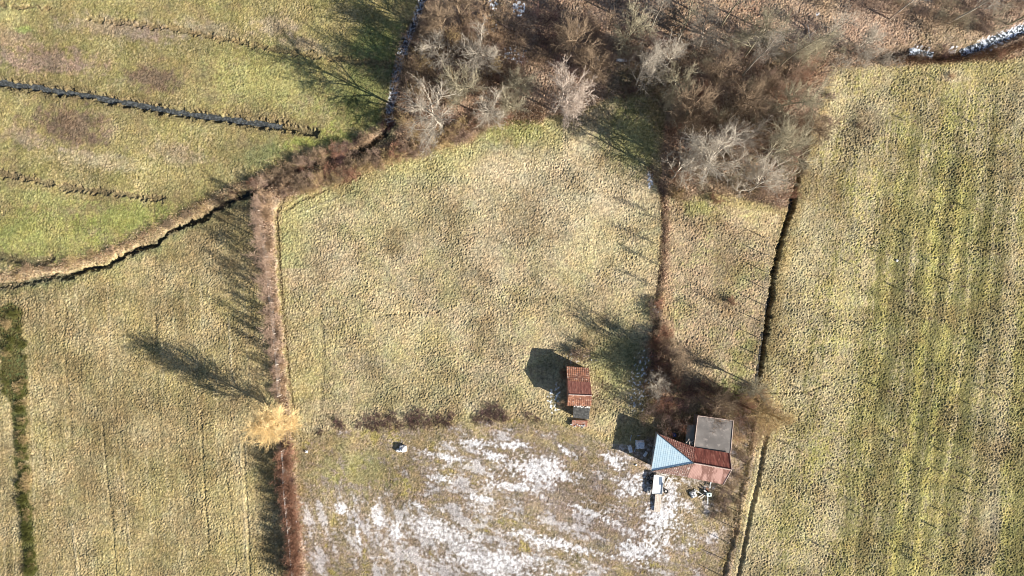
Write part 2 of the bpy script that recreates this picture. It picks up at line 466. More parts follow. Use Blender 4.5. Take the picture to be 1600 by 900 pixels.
    # ---- speckles of rime in shaded places
    def rime(cx, cy, rx, ry, ang, k, cc=C(.80, .87, 1.0)):
        mix(sstep(.18, .38, n_f2 + .5 * n_f + k - .45 + .35 * np.clip(ell(PX, PY, cx, cy, rx, ry, ang) * 2, -3, 1)) * (ell(PX, PY, cx, cy, rx, ry, ang) > 0), cc, .95)
    rime(866, 622, 12, 26, 0, .15); rime(1000, 600, 22, 60, 10, .0); rime(1016, 280, 5, 16, 0, .6); rime(1025, 482, 6, 9, 0, .5)
    rime(765, 40, 12, 14, 0, .25); rime(806, 85, 22, 14, 20, .22); rime(811, 12, 10, 14, 0, .5); rime(770, 8, 8, 10, 0, .3); rime(902, 47, 5, 11, 0, .5)
    rime(935, 92, 9, 5, 0, .3); rime(972, 94, 12, 3, 0, .5); rime(1443, 82, 22, 11, 15, .5); rime(1545, 68, 46, 13, -25, .42); rime(1492, 80, 8, 14, -25, .3)
    rime(1278, 22, 3, 3, 0, .6); rime(905, 560, 30, 12, 0, -.1)
    rime(1000, 745, 12, 8, 0, .1)

    # ---- ditches, banks, tracks
    def ditch(pts, w, depth, c=None, cs=.8, rag=.5, far=60):
        nonlocal H
        d, s, t = line_d(PX, PY, pts, far)
        dd = d + rag * (n_sm * 5 + n_f * 3)
        H = H - depth * sstep(w, w * .35, dd)
        if c is not None: mix(sstep(w * 1.25, w * .6, dd), c, cs)
        return d, s, t
    keep = np.zeros_like(X)
    for e in ((240, 122, 62, 30, 5), (110, 195, 85, 42, 10)): keep = np.maximum(keep, sstep(-.1, .6, ell(PX, PY, *e) * 1.6 + n_sm * .9))
    keep0 = keep
    d, s, t = line_d(PX, PY, STREAM_W, 80)
    # pale dry bank on the north side, trench on the south
    w_ = np.interp(PX, [0, 120, 330, 420, 620], [1.0, 1.0, .8, .55, .3]).astype(np.float32)
    dn = -s * d + 7 * n_mid + 2 * n_sm                      # positive on the upper (north) side
    bank = sstep(21, 9, dn * 1.0 + n_sm * 9 + n_mid * 6 + n_f * 5) * sstep(-4, 3, dn + n_f * 4)
    mix(bank * w_, C(.45, .35, .225), .7)
    mix(bank * w_ * sstep(-.1, .4, n_mid + n_sm), C(.30, .22, .11), .6)
    mix(bank * sstep(.25, .5, n_f + n_sm * .6), C(.27, .17, .09), .7)
    H = H + .16 * bank * sstep(2, 12, dn)
    H = H - (.25 + .6 * sstep(20, 140, PX)) * sstep(-2, 2.5, dn + 6.5 + n_f * 3 + n_sm * 4) * sstep(2.5, -2.5, dn - .5 + n_sm * 4 + n_f * 3)
    mix(sstep(-14, -8, dn + n_sm * 5) * sstep(3, -2, dn), C(.07, .085, .06), .8)  # shadow side of the trench painted as a dark band
    mix(sstep(-26, -12, dn + n_sm * 6) * sstep(-8, -12, dn), C(.20, .22, .09), .5)
    d, s, t = ditch(STREAM_N, 8.5, .45, C(.10, .09, .06), .8, .9)
    rim = sstep(.22, .4, n_f2 + .6 * n_sm + .6 * n_mid + .34) * sstep(9, 4, d + n_mid * 5 + n_sm * 4)
    for k, wgt in ((STREAM_N, 1.0),):
        mix(rim * (PY < 200), C(.84, .90, 1.0), .95)
    ditch(STREAM_E, 12, .7, C(.13, .09, .07), .8)
    d, s, t = line_d(PX, PY, STREAM_E)
    mix(sstep(.15, .35, n_f2 + .6 * n_sm + .4 * n_mid) * sstep(11, 4, d + n_sm * 5) * ((PX > 1510) | (np.abs(PX - 1443) < 18)), C(.80, .87, 1.0), .95)
    d, s, t = ditch(DITCH_A, 8.5, .60, C(.12, .11, .09), .8, 1.1)
    mix(sstep(20, 8, d + n_sm * 9), C(.15, .11, .055), .6)
    ditch(DITCH_B, 4, .12, C(.17, .11, .06), .6, 1.2)
    ditch(DITCH_B2, 5, .16, C(.19, .13, .07), .6, 1.3)
    ditch(DITCH_C, 6, .22, C(.15, .11, .07), .7, 1.3)
    ditch([(0, 400), (30, 406), (60, 410), (80, 405)], 8, .3, C(.10, .085, .05), .8)
    d, s, t = line_d(PX, PY, STRIP, 80)
    wst = np.interp(PY, [290, 340, 420, 640, 680, 760, 900], [24, 17, 12, 9, 12, 11, 12]).astype(np.float32)
    q = sstep(wst * 1.15, wst * .6, d + n_sm * 9 + n_mid * 4 + n_f * 5)
    mix(q * sstep(-.75, -.1, n_mid + n_sm * .8), C(.47, .35, .255), .85)
    mix(q * sstep(.1, .5, n_f + .8 * n_sm), C(.25, .15, .11), .6)
    mix(q * sstep(.1, .5, n_f2 - .2 * n_sm), C(.56, .42, .33), .7)
    mix(q * sstep(650, 700, PY) * sstep(-.3, .3, n_sm), C(.28, .16, .13), .5)
    H = H + .12 * q - .12 * sstep(5, 1, np.abs(d - wst - 1)) * (s < 0) * (PY > 300) * (PY < 650)
    mix(sstep(5, 1, np.abs(d - wst - 1) + n_f * 3 + n_sm * 4) * (s < 0) * (PY > 300) * (PY < 650), C(.15, .12, .06), .5)
    ditch(DITCH_D[2:], 5.5, 1.1, C(.08, .07, .05), .8, .9)  # the trench's own shadow painted in as near-black colour
    ditch(DITCH_D[:3], 4.0, .7, C(.14, .10, .07), .6, .8)
    ditch([(1270, 180), (1262, 220), (1256, 260)], 4, .5, C(.16, .12, .07), .6)
    ditch(DITCH_E[:4], 3.5, .12, C(.17, .13, .09), .5, 1.1)
    ditch(DITCH_E[3:], 4.0, .34, C(.13, .10, .07), .6, .9)
    ditch(DITCH_F, 3, .12, C(.19, .14, .09), .5, 1.4)
    d, s, t = line_d(PX, PY, PATH_E)
    pa = sstep(6.5, 3.5, d + n_f * 1.5)
    mix(pa, C(.52, .38, .27), .9); amp = amp * (1 - .6 * pa); H = H + .1 * pa
    d, s, t = line_d(PX, PY, [(x + 17, y) for x, y in PATH_E])
    mix(sstep(13, 8, d + n_sm * 4), C(.47, .40, .25), .5)
    H = H - .34 * sstep(5, 1, np.abs(d) + n_f * 2)
    mix(sstep(5, 2, np.abs(d) + n_f * 2), C(.17, .14, .09), .6)
    # dark herb strip at the far left
    d, s, t = line_d(PX, PY, [(16, 492), (20, 560), (24, 610)], 60)
    keep = np.maximum(keep0, np.maximum(.9 * sstep(23, 16, d + n_sm * 9), .7 * q))
    mix(sstep(23, 16, d + n_sm * 9), C(.075, .07, .022), .92)
    mix(sstep(23, 16, d + n_sm * 9) * sstep(.1, .4, n_f), C(.05, .08, .03), .7)
    d, s, t = line_d(PX, PY, [(28, 610), (32, 700), (36, 780), (45, 850), (50, 930)], 60)
    keep = np.maximum(keep, .9 * sstep(13, 7, d + n_sm * 10))
    mix(sstep(13, 7, d + n_sm * 10), C(.07, .08, .025), .9)
    # tyre lines, and thin dark lines across the fields
    def track(pts, w, dep, c, s):
        nonlocal H
        d, _, _ = line_d(PX, PY, pts, 30)
        k = sstep(w, w * .3, d + n_f * 2.5)
        H = H - dep * k
        if s: mix(k, c, s)
    lt = C(.56, .48, .32); dk2 = C(.20, .16, .08)
    for pts, w, dep, c, s in (([(186, 690), (193, 760), (201, 840), (206, 930)], 2.2, -.04, lt, .35), ([(160, 660), (166, 740), (176, 820), (182, 900)], 2.5, .08, dk2, .4),
                              ([(104, 480), (98, 540), (105, 600), (112, 690)], 4, .06, dk2, .35), ([(242, 490), (243, 540)], 4, .08, dk2, .5), ([(240, 300), (242, 540), (252, 700)], 3, .03, dk2, .25),
                              ([(313, 640), (318, 740), (326, 860)], 2.5, .09, dk2, .45), ([(380, 690), (384, 760), (388, 840), (390, 900)], 2.5, .08, dk2, .4),
                              ([(374, 690), (380, 780), (386, 880)], 2.2, -.03, lt, .3), ([(112, 820), (120, 880), (124, 930)], 3, -.05, lt, .5), ([(358, 500), (362, 580)], 2.2, -.03, lt, .5),
                              ([(345, 700), (362, 800), (368, 880)], 2.5, .06, dk2, .3), ([(600, 492), (640, 488), (684, 487), (700, 479), (718, 476)], 1.4, .07, dk2, .35), ([(560, 495), (640, 490)], 1.5, .05, dk2, .3),
                              ([(1290, 604), (1340, 590), (1385, 575), (1430, 570), (1490, 567), (1540, 588), (1575, 588), (1620, 580)], 1.2, .06, C(.20, .18, .09), .45),
                              ([(1196, 614), (1230, 614), (1262, 612), (1290, 602)], 1.5, .12, C(.2, .17, .08), .6), ([(500, 460), (505, 560), (500, 640)], 5, .06, dk2, .25),
                              ([(445, 330), (470, 312), (520, 292), (560, 272)], 4, .1, dk2, .35), ([(478, 330), (500, 320), (540, 306)], 2, -.05, lt, .5)):
        track(pts, w, dep, c, s)
    # darker green and brown tufts mixed into the straw, in drifts
    notw = (1 - .75 * fr) * (1 - .5 * wd) * (1 - .35 * up) * (1 - keep)
    nfx = perlin(X / .17 + 3, Y / .19, 201) + .6 * perlin(X / .42, Y / .40, 202)
    drift = fbm(X, Y, 7.5, 205, 4); drift2 = fbm(X, Y, 14.0, 206, 3)
    mix(sstep(.0, .55, nfx + .8 * drift) * notw, C(.145, .125, .05), .58)
    mix(sstep(.1, .6, -nfx + .7 * drift2) * notw, C(.44, .36, .21), .30)
    mix(sstep(-.05, .6, drift2 + .35 * n_sm) * notw * (1 - yd), C(.27, .24, .065), .22)
    mix(sstep(.1, .6, drift + .4 * n_f - .4 * drift2) * notw, C(.24, .165, .09), .34)
    # mottling of the sward: some patches redder, some greener
    h1 = fbm(X, Y, 2.6, 141, 3); h2 = fbm(X, Y, .9, 151, 3)
    k_ = (.13 * h1 + .08 * h2) * (1 - .8 * fr)
    A = A * np.stack([1 + .8 * k_, 1 + .15 * k_, 1 - .25 * k_], -1)
    A = A * (1 + .22 * fbm(X, Y, 3.3, 161, 3) + .12 * h2)[..., None]
    A = A * (1 + .22 * drift2 * (1 - keep) + .14 * fbm(X, Y, 1.5, 171, 2))[..., None]
    # fine value scatter of single tufts, with shade painted into the relief's hollows
    wn = np.random.default_rng(3).normal(0, .13, X.shape).astype(np.float32)
    jit = 1 + wn + .36 * n_f + .30 * n_f2 + .30 * tus
    A = A * np.clip(jit, .45, 1.6)[..., None]
    lum = (A * C(.3, .55, .15)).sum(-1, keepdims=True)
    A = A * .93 + lum * C(1.06, .98, .90) * .07
    H = H + amp * tus * fade * (1 + .3 * drift)
    H = np.where(fade > 0, H, .12 * n_big)
    return H, np.clip(A, .02, .95)


Hh, Aa = fields(GX.ravel(), GY.ravel())
Hgrid = Hh.reshape(ny, nx)


def ground_z(x, y):
    i = int(np.clip(np.searchsorted(xs, x) - 1, 0, nx - 2)); j = int(np.clip(np.searchsorted(ys, y) - 1, 0, ny - 2))
    return float(Hgrid[j:j + 2, i:i + 2].mean())


# ------------------------------------------------------------------ materials
def new_mat(name):
    m = bpy.data.materials.new(name); m.use_nodes = True
    return m, m.node_tree, m.node_tree.nodes["Principled BSDF"]


def N(nt, typ, **kw):
    n = nt.nodes.new(typ)
    for k, v in kw.items(): setattr(n, k, v)
    return n


def noise_mat(name, c1, c2, scale=3.0, rough=.9, c3=None, scale3=12, bump=0.0, bscale=20, stretch=(1, 1, 1), spec=.2, obj_random=0.0, metallic=0.0, ramp=(.35, .65), rot=0.0):
    m, nt, b = new_mat(name)
    tc = N(nt, "ShaderNodeTexCoord"); mp = N(nt, "ShaderNodeMapping"); mp.inputs['Scale'].default_value = stretch
    mp.inputs['Rotation'].default_value = (0, 0, rot)
    nt.links.new(tc.outputs['Object'], mp.inputs[0])
    n1 = N(nt, "ShaderNodeTexNoise"); n1.inputs['Scale'].default_value = scale; n1.inputs['Detail'].default_value = 5
    nt.links.new(mp.outputs[0], n1.inputs['Vector'])
    r = N(nt, "ShaderNodeMapRange"); r.inputs[1].default_value = ramp[0]; r.inputs[2].default_value = ramp[1]
    nt.links.new(n1.outputs['Fac'], r.inputs[0])
    mx = N(nt, "ShaderNodeMix", data_type='RGBA'); mx.inputs[6].default_value = (*c1, 1); mx.inputs[7].default_value = (*c2, 1)
    nt.links.new(r.outputs[0], mx.inputs[0])
    out = mx.outputs[2]
    if c3 is not None:
        n3 = N(nt, "ShaderNodeTexNoise"); n3.inputs['Scale'].default_value = scale3; n3.inputs['Detail'].default_value = 6
        nt.links.new(mp.outputs[0], n3.inputs['Vector'])
        r3 = N(nt, "ShaderNodeMapRange"); r3.inputs[1].default_value = .56; r3.inputs[2].default_value = .66
        nt.links.new(n3.outputs['Fac'], r3.inputs[0])
        m3 = N(nt, "ShaderNodeMix", data_type='RGBA'); m3.inputs[7].default_value = (*c3, 1)
        nt.links.new(out, m3.inputs[6]); nt.links.new(r3.outputs[0], m3.inputs[0]); out = m3.outputs[2]
    if obj_random > 0:
        oi = N(nt, "ShaderNodeObjectInfo"); hs = N(nt, "ShaderNodeHueSaturation")
        mr = N(nt, "ShaderNodeMapRange"); mr.inputs[3].default_value = 1 - obj_random; mr.inputs[4].default_value = 1 + obj_random
        nt.links.new(oi.outputs['Random'], mr.inputs[0]); nt.links.new(mr.outputs[0], hs.inputs['Value']); nt.links.new(out, hs.inputs['Color'])
        out = hs.outputs[0]
    nt.links.new(out, b.inputs['Base Color'])
    b.inputs['Roughness'].default_value = rough; b.inputs['Specular IOR Level'].default_value = spec; b.inputs['Metallic'].default_value = metallic
    if bump > 0:
        nb = N(nt, "ShaderNodeTexNoise"); nb.inputs['Scale'].default_value = bscale; nb.inputs['Detail'].default_value = 4
        nt.links.new(mp.outputs[0], nb.inputs['Vector'])
        bp = N(nt, "ShaderNodeBump"); bp.inputs['Strength'].default_value = bump; bp.inputs['Distance'].default_value = .05
        nt.links.new(nb.outputs['Fac'], bp.inputs['Height']); nt.links.new(bp.outputs[0], b.inputs['Normal'])
    return m


# ground: painted albedo attribute times fine noise, with fine bump
mg, nt, b = new_mat("meadow_ground")
at = N(nt, "ShaderNodeAttribute"); at.attribute_name = 'tint'
tc = N(nt, "ShaderNodeTexCoord")
n1 = N(nt, "ShaderNodeTexNoise"); n1.inputs['Scale'].default_value = 7.0; n1.inputs['Detail'].default_value = 5; n1.inputs['Roughness'].default_value = .7
nt.links.new(tc.outputs['Object'], n1.inputs['Vector'])
r = N(nt, "ShaderNodeMapRange"); r.inputs[1].default_value = .3; r.inputs[2].default_value = .7; r.inputs[3].default_value = .68; r.inputs[4].default_value = 1.32
nt.links.new(n1.outputs['Fac'], r.inputs[0])
vm = N(nt, "ShaderNodeVectorMath", operation='SCALE'); nt.links.new(at.outputs['Color'], vm.inputs[0]); nt.links.new(r.outputs[0], vm.inputs['Scale'])
nt.links.new(vm.outputs[0], b.inputs['Base Color'])
b.inputs['Roughness'].default_value = 1; b.inputs['Specular IOR Level'].default_value = .05
nb = N(nt, "ShaderNodeTexNoise"); nb.inputs['Scale'].default_value = 3.4; nb.inputs['Detail'].default_value = 5; nb.inputs['Roughness'].default_value = .65
nt.links.new(tc.outputs['Object'], nb.inputs['Vector'])
bp = N(nt, "ShaderNodeBump"); bp.inputs['Strength'].default_value = .8; bp.inputs['Distance'].default_value = .13
nt.links.new(nb.outputs['Fac'], bp.inputs['Height']); nt.links.new(bp.outputs[0], b.inputs['Normal'])

V = np.stack([GX.ravel(), GY.ravel(), Hh], 1)
ii, jj = np.meshgrid(np.arange(nx - 1), np.arange(ny - 1))
a = (jj * nx + ii).ravel()
F = np.stack([a, a + 1, a + 1 + nx, a + nx], 1)
ground = mesh_np('ground', V, F, mg, smooth=True, colors=Aa)
tag(ground, kind='structure', label='tussocky winter meadow with straw, green and brown patches')

# water: dark, skinned with patchy ice
def water_mat(name, dark, ice, thr):
    m, nt, b = new_mat(name)
    tc = N(nt, "ShaderNodeTexCoord"); n1 = N(nt, "ShaderNodeTexNoise"); n1.inputs['Scale'].default_value = 2.6; n1.inputs['Detail'].default_value = 8; n1.inputs['Roughness'].default_value = .7
    nt.links.new(tc.outputs['Object'], n1.inputs['Vector'])
    r = N(nt, "ShaderNodeMapRange"); r.inputs[1].default_value = thr; r.inputs[2].default_value = thr + .06
    nt.links.new(n1.outputs['Fac'], r.inputs[0])
    mx = N(nt, "ShaderNodeMix", data_type='RGBA'); mx.inputs[6].default_value = (*dark, 1); mx.inputs[7].default_value = (*ice, 1)
    nt.links.new(r.outputs[0], mx.inputs[0]); nt.links.new(mx.outputs[2], b.inputs['Base Color'])
    r2 = N(nt, "ShaderNodeMapRange"); r2.inputs[3].default_value = .08; r2.inputs[4].default_value = .6
    nt.links.new(r.outputs[0], r2.inputs[0]); nt.links.new(r2.outputs[0], b.inputs['Roughness'])
    b.inputs['IOR'].default_value = 1.33
    return m


ice_water = water_mat("icy_water", (.05, .06, .07), (.78, .87, 1.0), .49)
slate_water = water_mat("slate_water", (.05, .055, .055), (.115, .125, .13), .5)
dark_water_and_shade = water_mat("dark_water_and_shade", (.02, .025, .022), (.06, .07, .06), .6)


def base_z(p):
    x = np.array([p.x], np.float32); y = np.array([p.y], np.float32)
    return float((.12 * fbm(x, y, 22, 1, 3) + .05 * fbm(x, y, 6.5, 5, 4))[0])


def ribbon(name, pts, w, z, mat, label):
    P = [Vector(((p[0] - 800) * .1, (450 - p[1]) * .1, 0)) for p in pts]
    V = []; 
    # resample
    Q = []
    for i in range(len(P) - 1):
        n = max(1, int((P[i + 1] - P[i]).length / 1.0))
        for k in range(n): Q.append(P[i].lerp(P[i + 1], k / n))
    Q.append(P[-1])
    r = random.Random(len(pts))
    for i, p in enumerate(Q):
        d = (Q[min(i + 1, len(Q) - 1)] - Q[max(i - 1, 0)]).normalized(); nrm = Vector((-d.y, d.x, 0))
        bz = base_z(p) + z
        V.append(p + nrm * w * r.uniform(.8, 1.2) + Vector((0, 0, bz))); V.append(p - nrm * w * r.uniform(.8, 1.2) + Vector((0, 0, bz)))
    F = [(2 * i, 2 * i + 1, 2 * i + 3, 2 * i + 2) for i in range(len(Q) - 1)]
    o = mesh_np(name, np.array([tuple(v) for v in V]), F, mat)
    return tag(o, label, kind='structure')


ribbon('stream', STREAM_N[:-1], .50, -.36, ice_water, 'narrow icy stream along the edge of the wood')
ribbon('stream', [(1504, 80), (1520, 75), (1540, 67), (1580, 51), (1640, 28), (1760, -20), (2000, -90)], .85, -.58, ice_water, 'icy stream at the upper right')
ribbon('pond', [(1424, 80), (1436, 80), (1448, 84), (1461, 87)], .7, -.58, ice_water, 'small icy pool left of the upper right stream')
ribbon('stream', STREAM_W[4:], .4, -.72, dark_water_and_shade, 'dark brook below a dry grass bank')
ribbon('ditch_water_and_shade', DITCH_A[:-1], .48, -.42, slate_water, 'still slate-grey water in the straight ditch')
ribbon('ditch_water_and_shade', DITCH_D[2:], .38, -1.05, dark_water_and_shade, 'dark sheet painted as shade in the trench beside the right field')  # dark sheet standing in for the shadow deep in the trench

# ------------------------------------------------------------------ vegetation generator
def segs_mesh(segs, k=3):
    """segs (n,8): p0, p1, r0, r1 -> verts, faces (open prisms)"""
    S = np.asarray(segs, dtype=np.float32)
    p0 = S[:, 0:3]; p1 = S[:, 3:6]; r0 = S[:, 6]; r1 = S[:, 7]
    d = p1 - p0; d /= np.maximum(np.linalg.norm(d, axis=1, keepdims=True), 1e-6)
    up = np.where(np.abs(d[:, 2:3]) > .9, np.array([[1, 0, 0]], np.float32), np.array([[0, 0, 1]], np.float32))
    u = np.cross(d, up); u /= np.linalg.norm(u, axis=1, keepdims=True); w = np.cross(d, u)
    V = np.empty((len(S), 2 * k, 3), np.float32)
    for i in range(k):
        t = 2 * math.pi * i / k
        o = u * math.cos(t) + w * math.sin(t)
        V[:, i] = p0 + o * r0[:, None]; V[:, k + i] = p1 + o * r1[:, None]
    base = (np.arange(len(S)) * 2 * k)[:, None]
    F = np.concatenate([base + np.array([[i, (i + 1) % k, k + (i + 1) % k, k + i]]) for i in range(k)], 0)
    return V.reshape(-1, 3), F


def rvec(r, s=1.0): return Vector((r.gauss(0, s), r.gauss(0, s), r.gauss(0, s)))


def grow(r, p, d, L, rad, lvl, cfg, out_trunk, out_twig):
    """one branch of bent segments with side shoots"""
    nseg = cfg['nseg'][lvl]; sl = L / nseg; q = p.copy(); dd = d.normalized()
    pts = [q.copy()]
    for i in range(nseg):
        dd = (dd + rvec(r, cfg['bend'][lvl]) + Vector((0, 0, cfg['up'][lvl]))).normalized()
        q2 = q + dd * sl
        ra = rad * (1 - .75 * i / nseg); rb = rad * (1 - .75 * (i + 1) / nseg)
        (out_trunk if lvl < 1 else out_twig).append((*q, *q2, ra, rb))
        q = q2; pts.append(q.copy())
    if lvl + 1 < len(cfg['n']):
        n = cfg['n'][lvl + 1]; t0 = cfg['start'][lvl + 1]
        for k in range(n):
            t = t0 + (1 - t0) * (k + r.random()) / n
            f = t * nseg; i = min(int(f), nseg - 1); b = pts[i].lerp(pts[i + 1], f - i)
            ax = (pts[i + 1] - pts[i]).normalized()
            side = ax.orthogonal().normalized()
            from mathutils import Quaternion
            side.rotate(Quaternion(ax, r.uniform(0, 6.283)))
            ang = cfg['ang'][lvl + 1] * r.uniform(.7, 1.25)
            nd = ax * math.cos(ang) + side * math.sin(ang)
            nl = cfg['len'][lvl + 1] * r.uniform(.6, 1.2) * (1.15 - .5 * t if lvl == 0 else 1)
            grow(r, b, nd, nl, cfg['rad'][lvl + 1] * r.uniform(.8, 1.2), lvl + 1, cfg, out_trunk, out_twig)


def make_tree_mesh(kind, seed):
    r = random.Random(seed)
    T, G = [], []
    if kind in ('grey', 'pale', 'golden', 'tall'):
        if kind == 'grey':
            cfg = dict(n=[1, 12, 9, 8, 3], nseg=[5, 4, 3, 2, 1], bend=[.10, .16, .18, .2, .2], up=[.05, .07, .04, .02, 0], start=[0, .28, .2, .15, .2],
                       ang=[0, .85, .75, .7, .6], len=[8.2, 4.0, 1.8, .9, .42], rad=[.20, .09, .044, .020, .011])
        elif kind == 'pale':
            cfg = dict(n=[1, 12, 9, 8, 4], nseg=[5, 4, 3, 2, 1], bend=[.12, .17, .2, .22, .2], up=[.04, .05, .04, .02, 0], start=[0, .25, .2, .15, .1],
                       ang=[0, .9, .75, .7, .7], len=[6.2, 3.7, 1.7, .8, .4], rad=[.16, .07, .034, .022, .016])
        elif kind == 'golden':
            cfg = dict(n=[1, 28, 11, 9, 2], nseg=[6, 5, 3, 2, 1], bend=[.05, .11, .14, .14, .1], up=[.05, .13, .08, .05, 0], start=[0, .16, .15, .1, .1],
                       ang=[0, .85, .7, .55, .4], len=[10.5, 4.3, 1.8, .95, .5], rad=[.19, .05, .026, .018, .015])
        else:
            cfg = dict(n=[1, 10, 6, 5, 2], nseg=[7, 4, 3, 2, 1], bend=[.04, .14, .16, .2, .2], up=[.04, .10, .05, .02, 0], start=[0, .5, .3, .2, .2],
                       ang=[0, .6, .6, .6, .6], len=[14, 3.6, 1.6, .8, .4], rad=[.19, .06, .026, .014, .01])
        grow(r, Vector((0, 0, -.3)), Vector((r.gauss(0, .04), r.gauss(0, .04), 1)), cfg['len'][0], cfg['rad'][0], 0, cfg, T, G)
    elif kind in ('shrub', 'bramble', 'tuft', 'bush'):
        P = dict(shrub=(11, 2.9, .5, [1, 6, 5, 2], [3, 2, 1, 1], [0, 1.3, .66, .35], [.034, .018, .011, .007]),
                 bush=(16, 1.7, .62, [1, 7, 6, 2], [3, 2, 1, 1], [0, .8, .42, .25], [.018, .011, .008, .007]),
                 bramble=(26, 1.25, 1.0, [1, 6, 5], [3, 2, 1], [0, .6, .3], [.012, .010, .009]),
                 tuft=(60, 1.1, .6, [1, 4], [3, 1], [0, .4], [.012, .008]))[kind]
        nst, L, spread, n, ns, ln, rad = P
        cfg = dict(n=n, nseg=ns, bend=[.16, .2, .25, .2], up=[.02 if kind != 'tuft' else -.03, .04, .0, 0], start=[0, .15, .1, .1], ang=[0, .75, .8, .7], len=ln, rad=rad)
        for i in range(nst):
            az = r.uniform(0, 6.283); sp = spread * math.sqrt(r.random()) * 1.5
            d = Vector((math.cos(az) * sp, math.sin(az) * sp, 1))
            b = Vector((math.cos(az), math.sin(az), 0)) * r.random() * L * .22 + Vector((0, 0, -.1))
            grow(r, b, d, L * r.uniform(.7, 1.25), rad[0] * r.uniform(.8, 1.3), 0, cfg, T, G)
    elif kind == 'sapling':
        cfg = dict(n=[1, 14, 5], nseg=[3, 2, 1], bend=[.06, .15, .2], up=[.03, .12, 0], start=[0, .25, .2], ang=[0, .5, .6], len=[1.55, .55, .28], rad=[.035, .022, .016])
        grow(r, Vector((0, 0, -.05)), Vector((r.gauss(0, .05), r.gauss(0, .05), 1)), 1.55, .022, 0, cfg, T, G)
    elif kind == 'whip':
        cfg = dict(n=[1, 18, 8, 4], nseg=[4, 3, 2, 1], bend=[.06, .15, .2, .2], up=[.04, .10, .02, 0], start=[0, .12, .2, .1], ang=[0, .7, .6, .6], len=[4.3, 1.5, .6, .3], rad=[.05, .020, .013, .010])
        grow(r, Vector((0, 0, -.05)), Vector((r.gauss(0, .06), r.gauss(0, .06), 1)), 4.3, .05, 0, cfg, T, G)
    Vt, Ft = segs_mesh(T, 5 if kind in ('grey', 'pale', 'golden', 'tall') else 3)
    Vg, Fg = segs_mesh(G, 3)
    return Vt, Ft, Vg, Fg


def bark(name, c, var=.25, rnd=.22):
    c2 = tuple(x * (1 - var * 1.6) for x in c)
    return noise_mat(name, c2, c, scale=1.3, rough=.95, spec=.1, obj_random=rnd)


BARK = dict(grey=bark('grey_bark', (.55, .49, .41)), olive=bark('olive_bark', (.47, .42, .30)), pale=bark('pale_pink_bark', (.88, .74, .63)), golden=bark('golden_bark', (.90, .69, .37)),
            brown=bark('brown_bark', (.37, .275, .19)), rust=bark('rusty_bark', (.42, .235, .16)), maroon=bark('maroon_bark', (.165, .10, .095)), tan=bark('tan_stalks', (.58, .41, .27)),
            pink=bark('pinkish_stalks', (.47, .34, .26)), dark=bark('dark_bark', (.31, .23, .19)), green=bark('olive_leaves', (.15, .155, .045)), gold2=bark('ochre_stalks', (.60, .45, .24)))
_cache = {}


def plant(kind, colour, seed, name, cat, label, x, y, s=1.0, rz=None, group=None, sz=None):
    """x, y in metres; first of a (kind, colour, seed) is built, later ones are obj.copy() of it and its parts"""
    key = (kind, colour, seed)
    rz = random.uniform(0, 6.283) if rz is None else rz
    if key not in _cache:
        mk = (kind, seed)
        if mk not in _cache: _cache[mk] = make_tree_mesh(kind, seed)
        Vt, Ft, Vg, Fg = _cache[mk]
        root = bpy.data.objects.new(name, None); col.objects.link(root); root.empty_display_size = .3
        if kind in ('shrub', 'bush', 'bramble', 'tuft'):
            pn = ('stems', 'twigs')
        else: pn = ('trunk', 'crown')
        parts = [mesh_np(pn[0], Vt, Ft, BARK[colour]), mesh_np(pn[1], Vg, Fg, BARK[colour])]
        for p in parts: p.parent = root
        _cache[key] = (root, parts)
    else:
        src, sp = _cache[key]
        root = src.copy(); col.objects.link(root); root.name = name
        for k in list(root.keys()): del root[k]
        for p in sp:
            c = p.copy(); col.objects.link(c); c.parent = root
    root.location = (x, y, ground_z(x, y)); root.rotation_euler = (0, 0, rz)
    root.scale = (s, s, sz if sz else s)
    return tag(root, label, cat, group)


def plant_px(kind, colour, seed, name, cat, label, px, py, s=1.0, zc=None, **kw):
    """place so that the crown (its middle zc metres up) stands over survey position"""
    zc = dict(grey=5.5, pale=5, golden=7, tall=0, shrub=2.2, bush=1.3, bramble=.6, tuft=.6, sapling=0, whip=0)[kind] * (kw.get('sz') or s) if zc is None else zc
    p = W(px, py, zc)
    return plant(kind, colour, seed, name, cat, label, p.x, p.y, s, **kw)


BT = 'bare_tree'
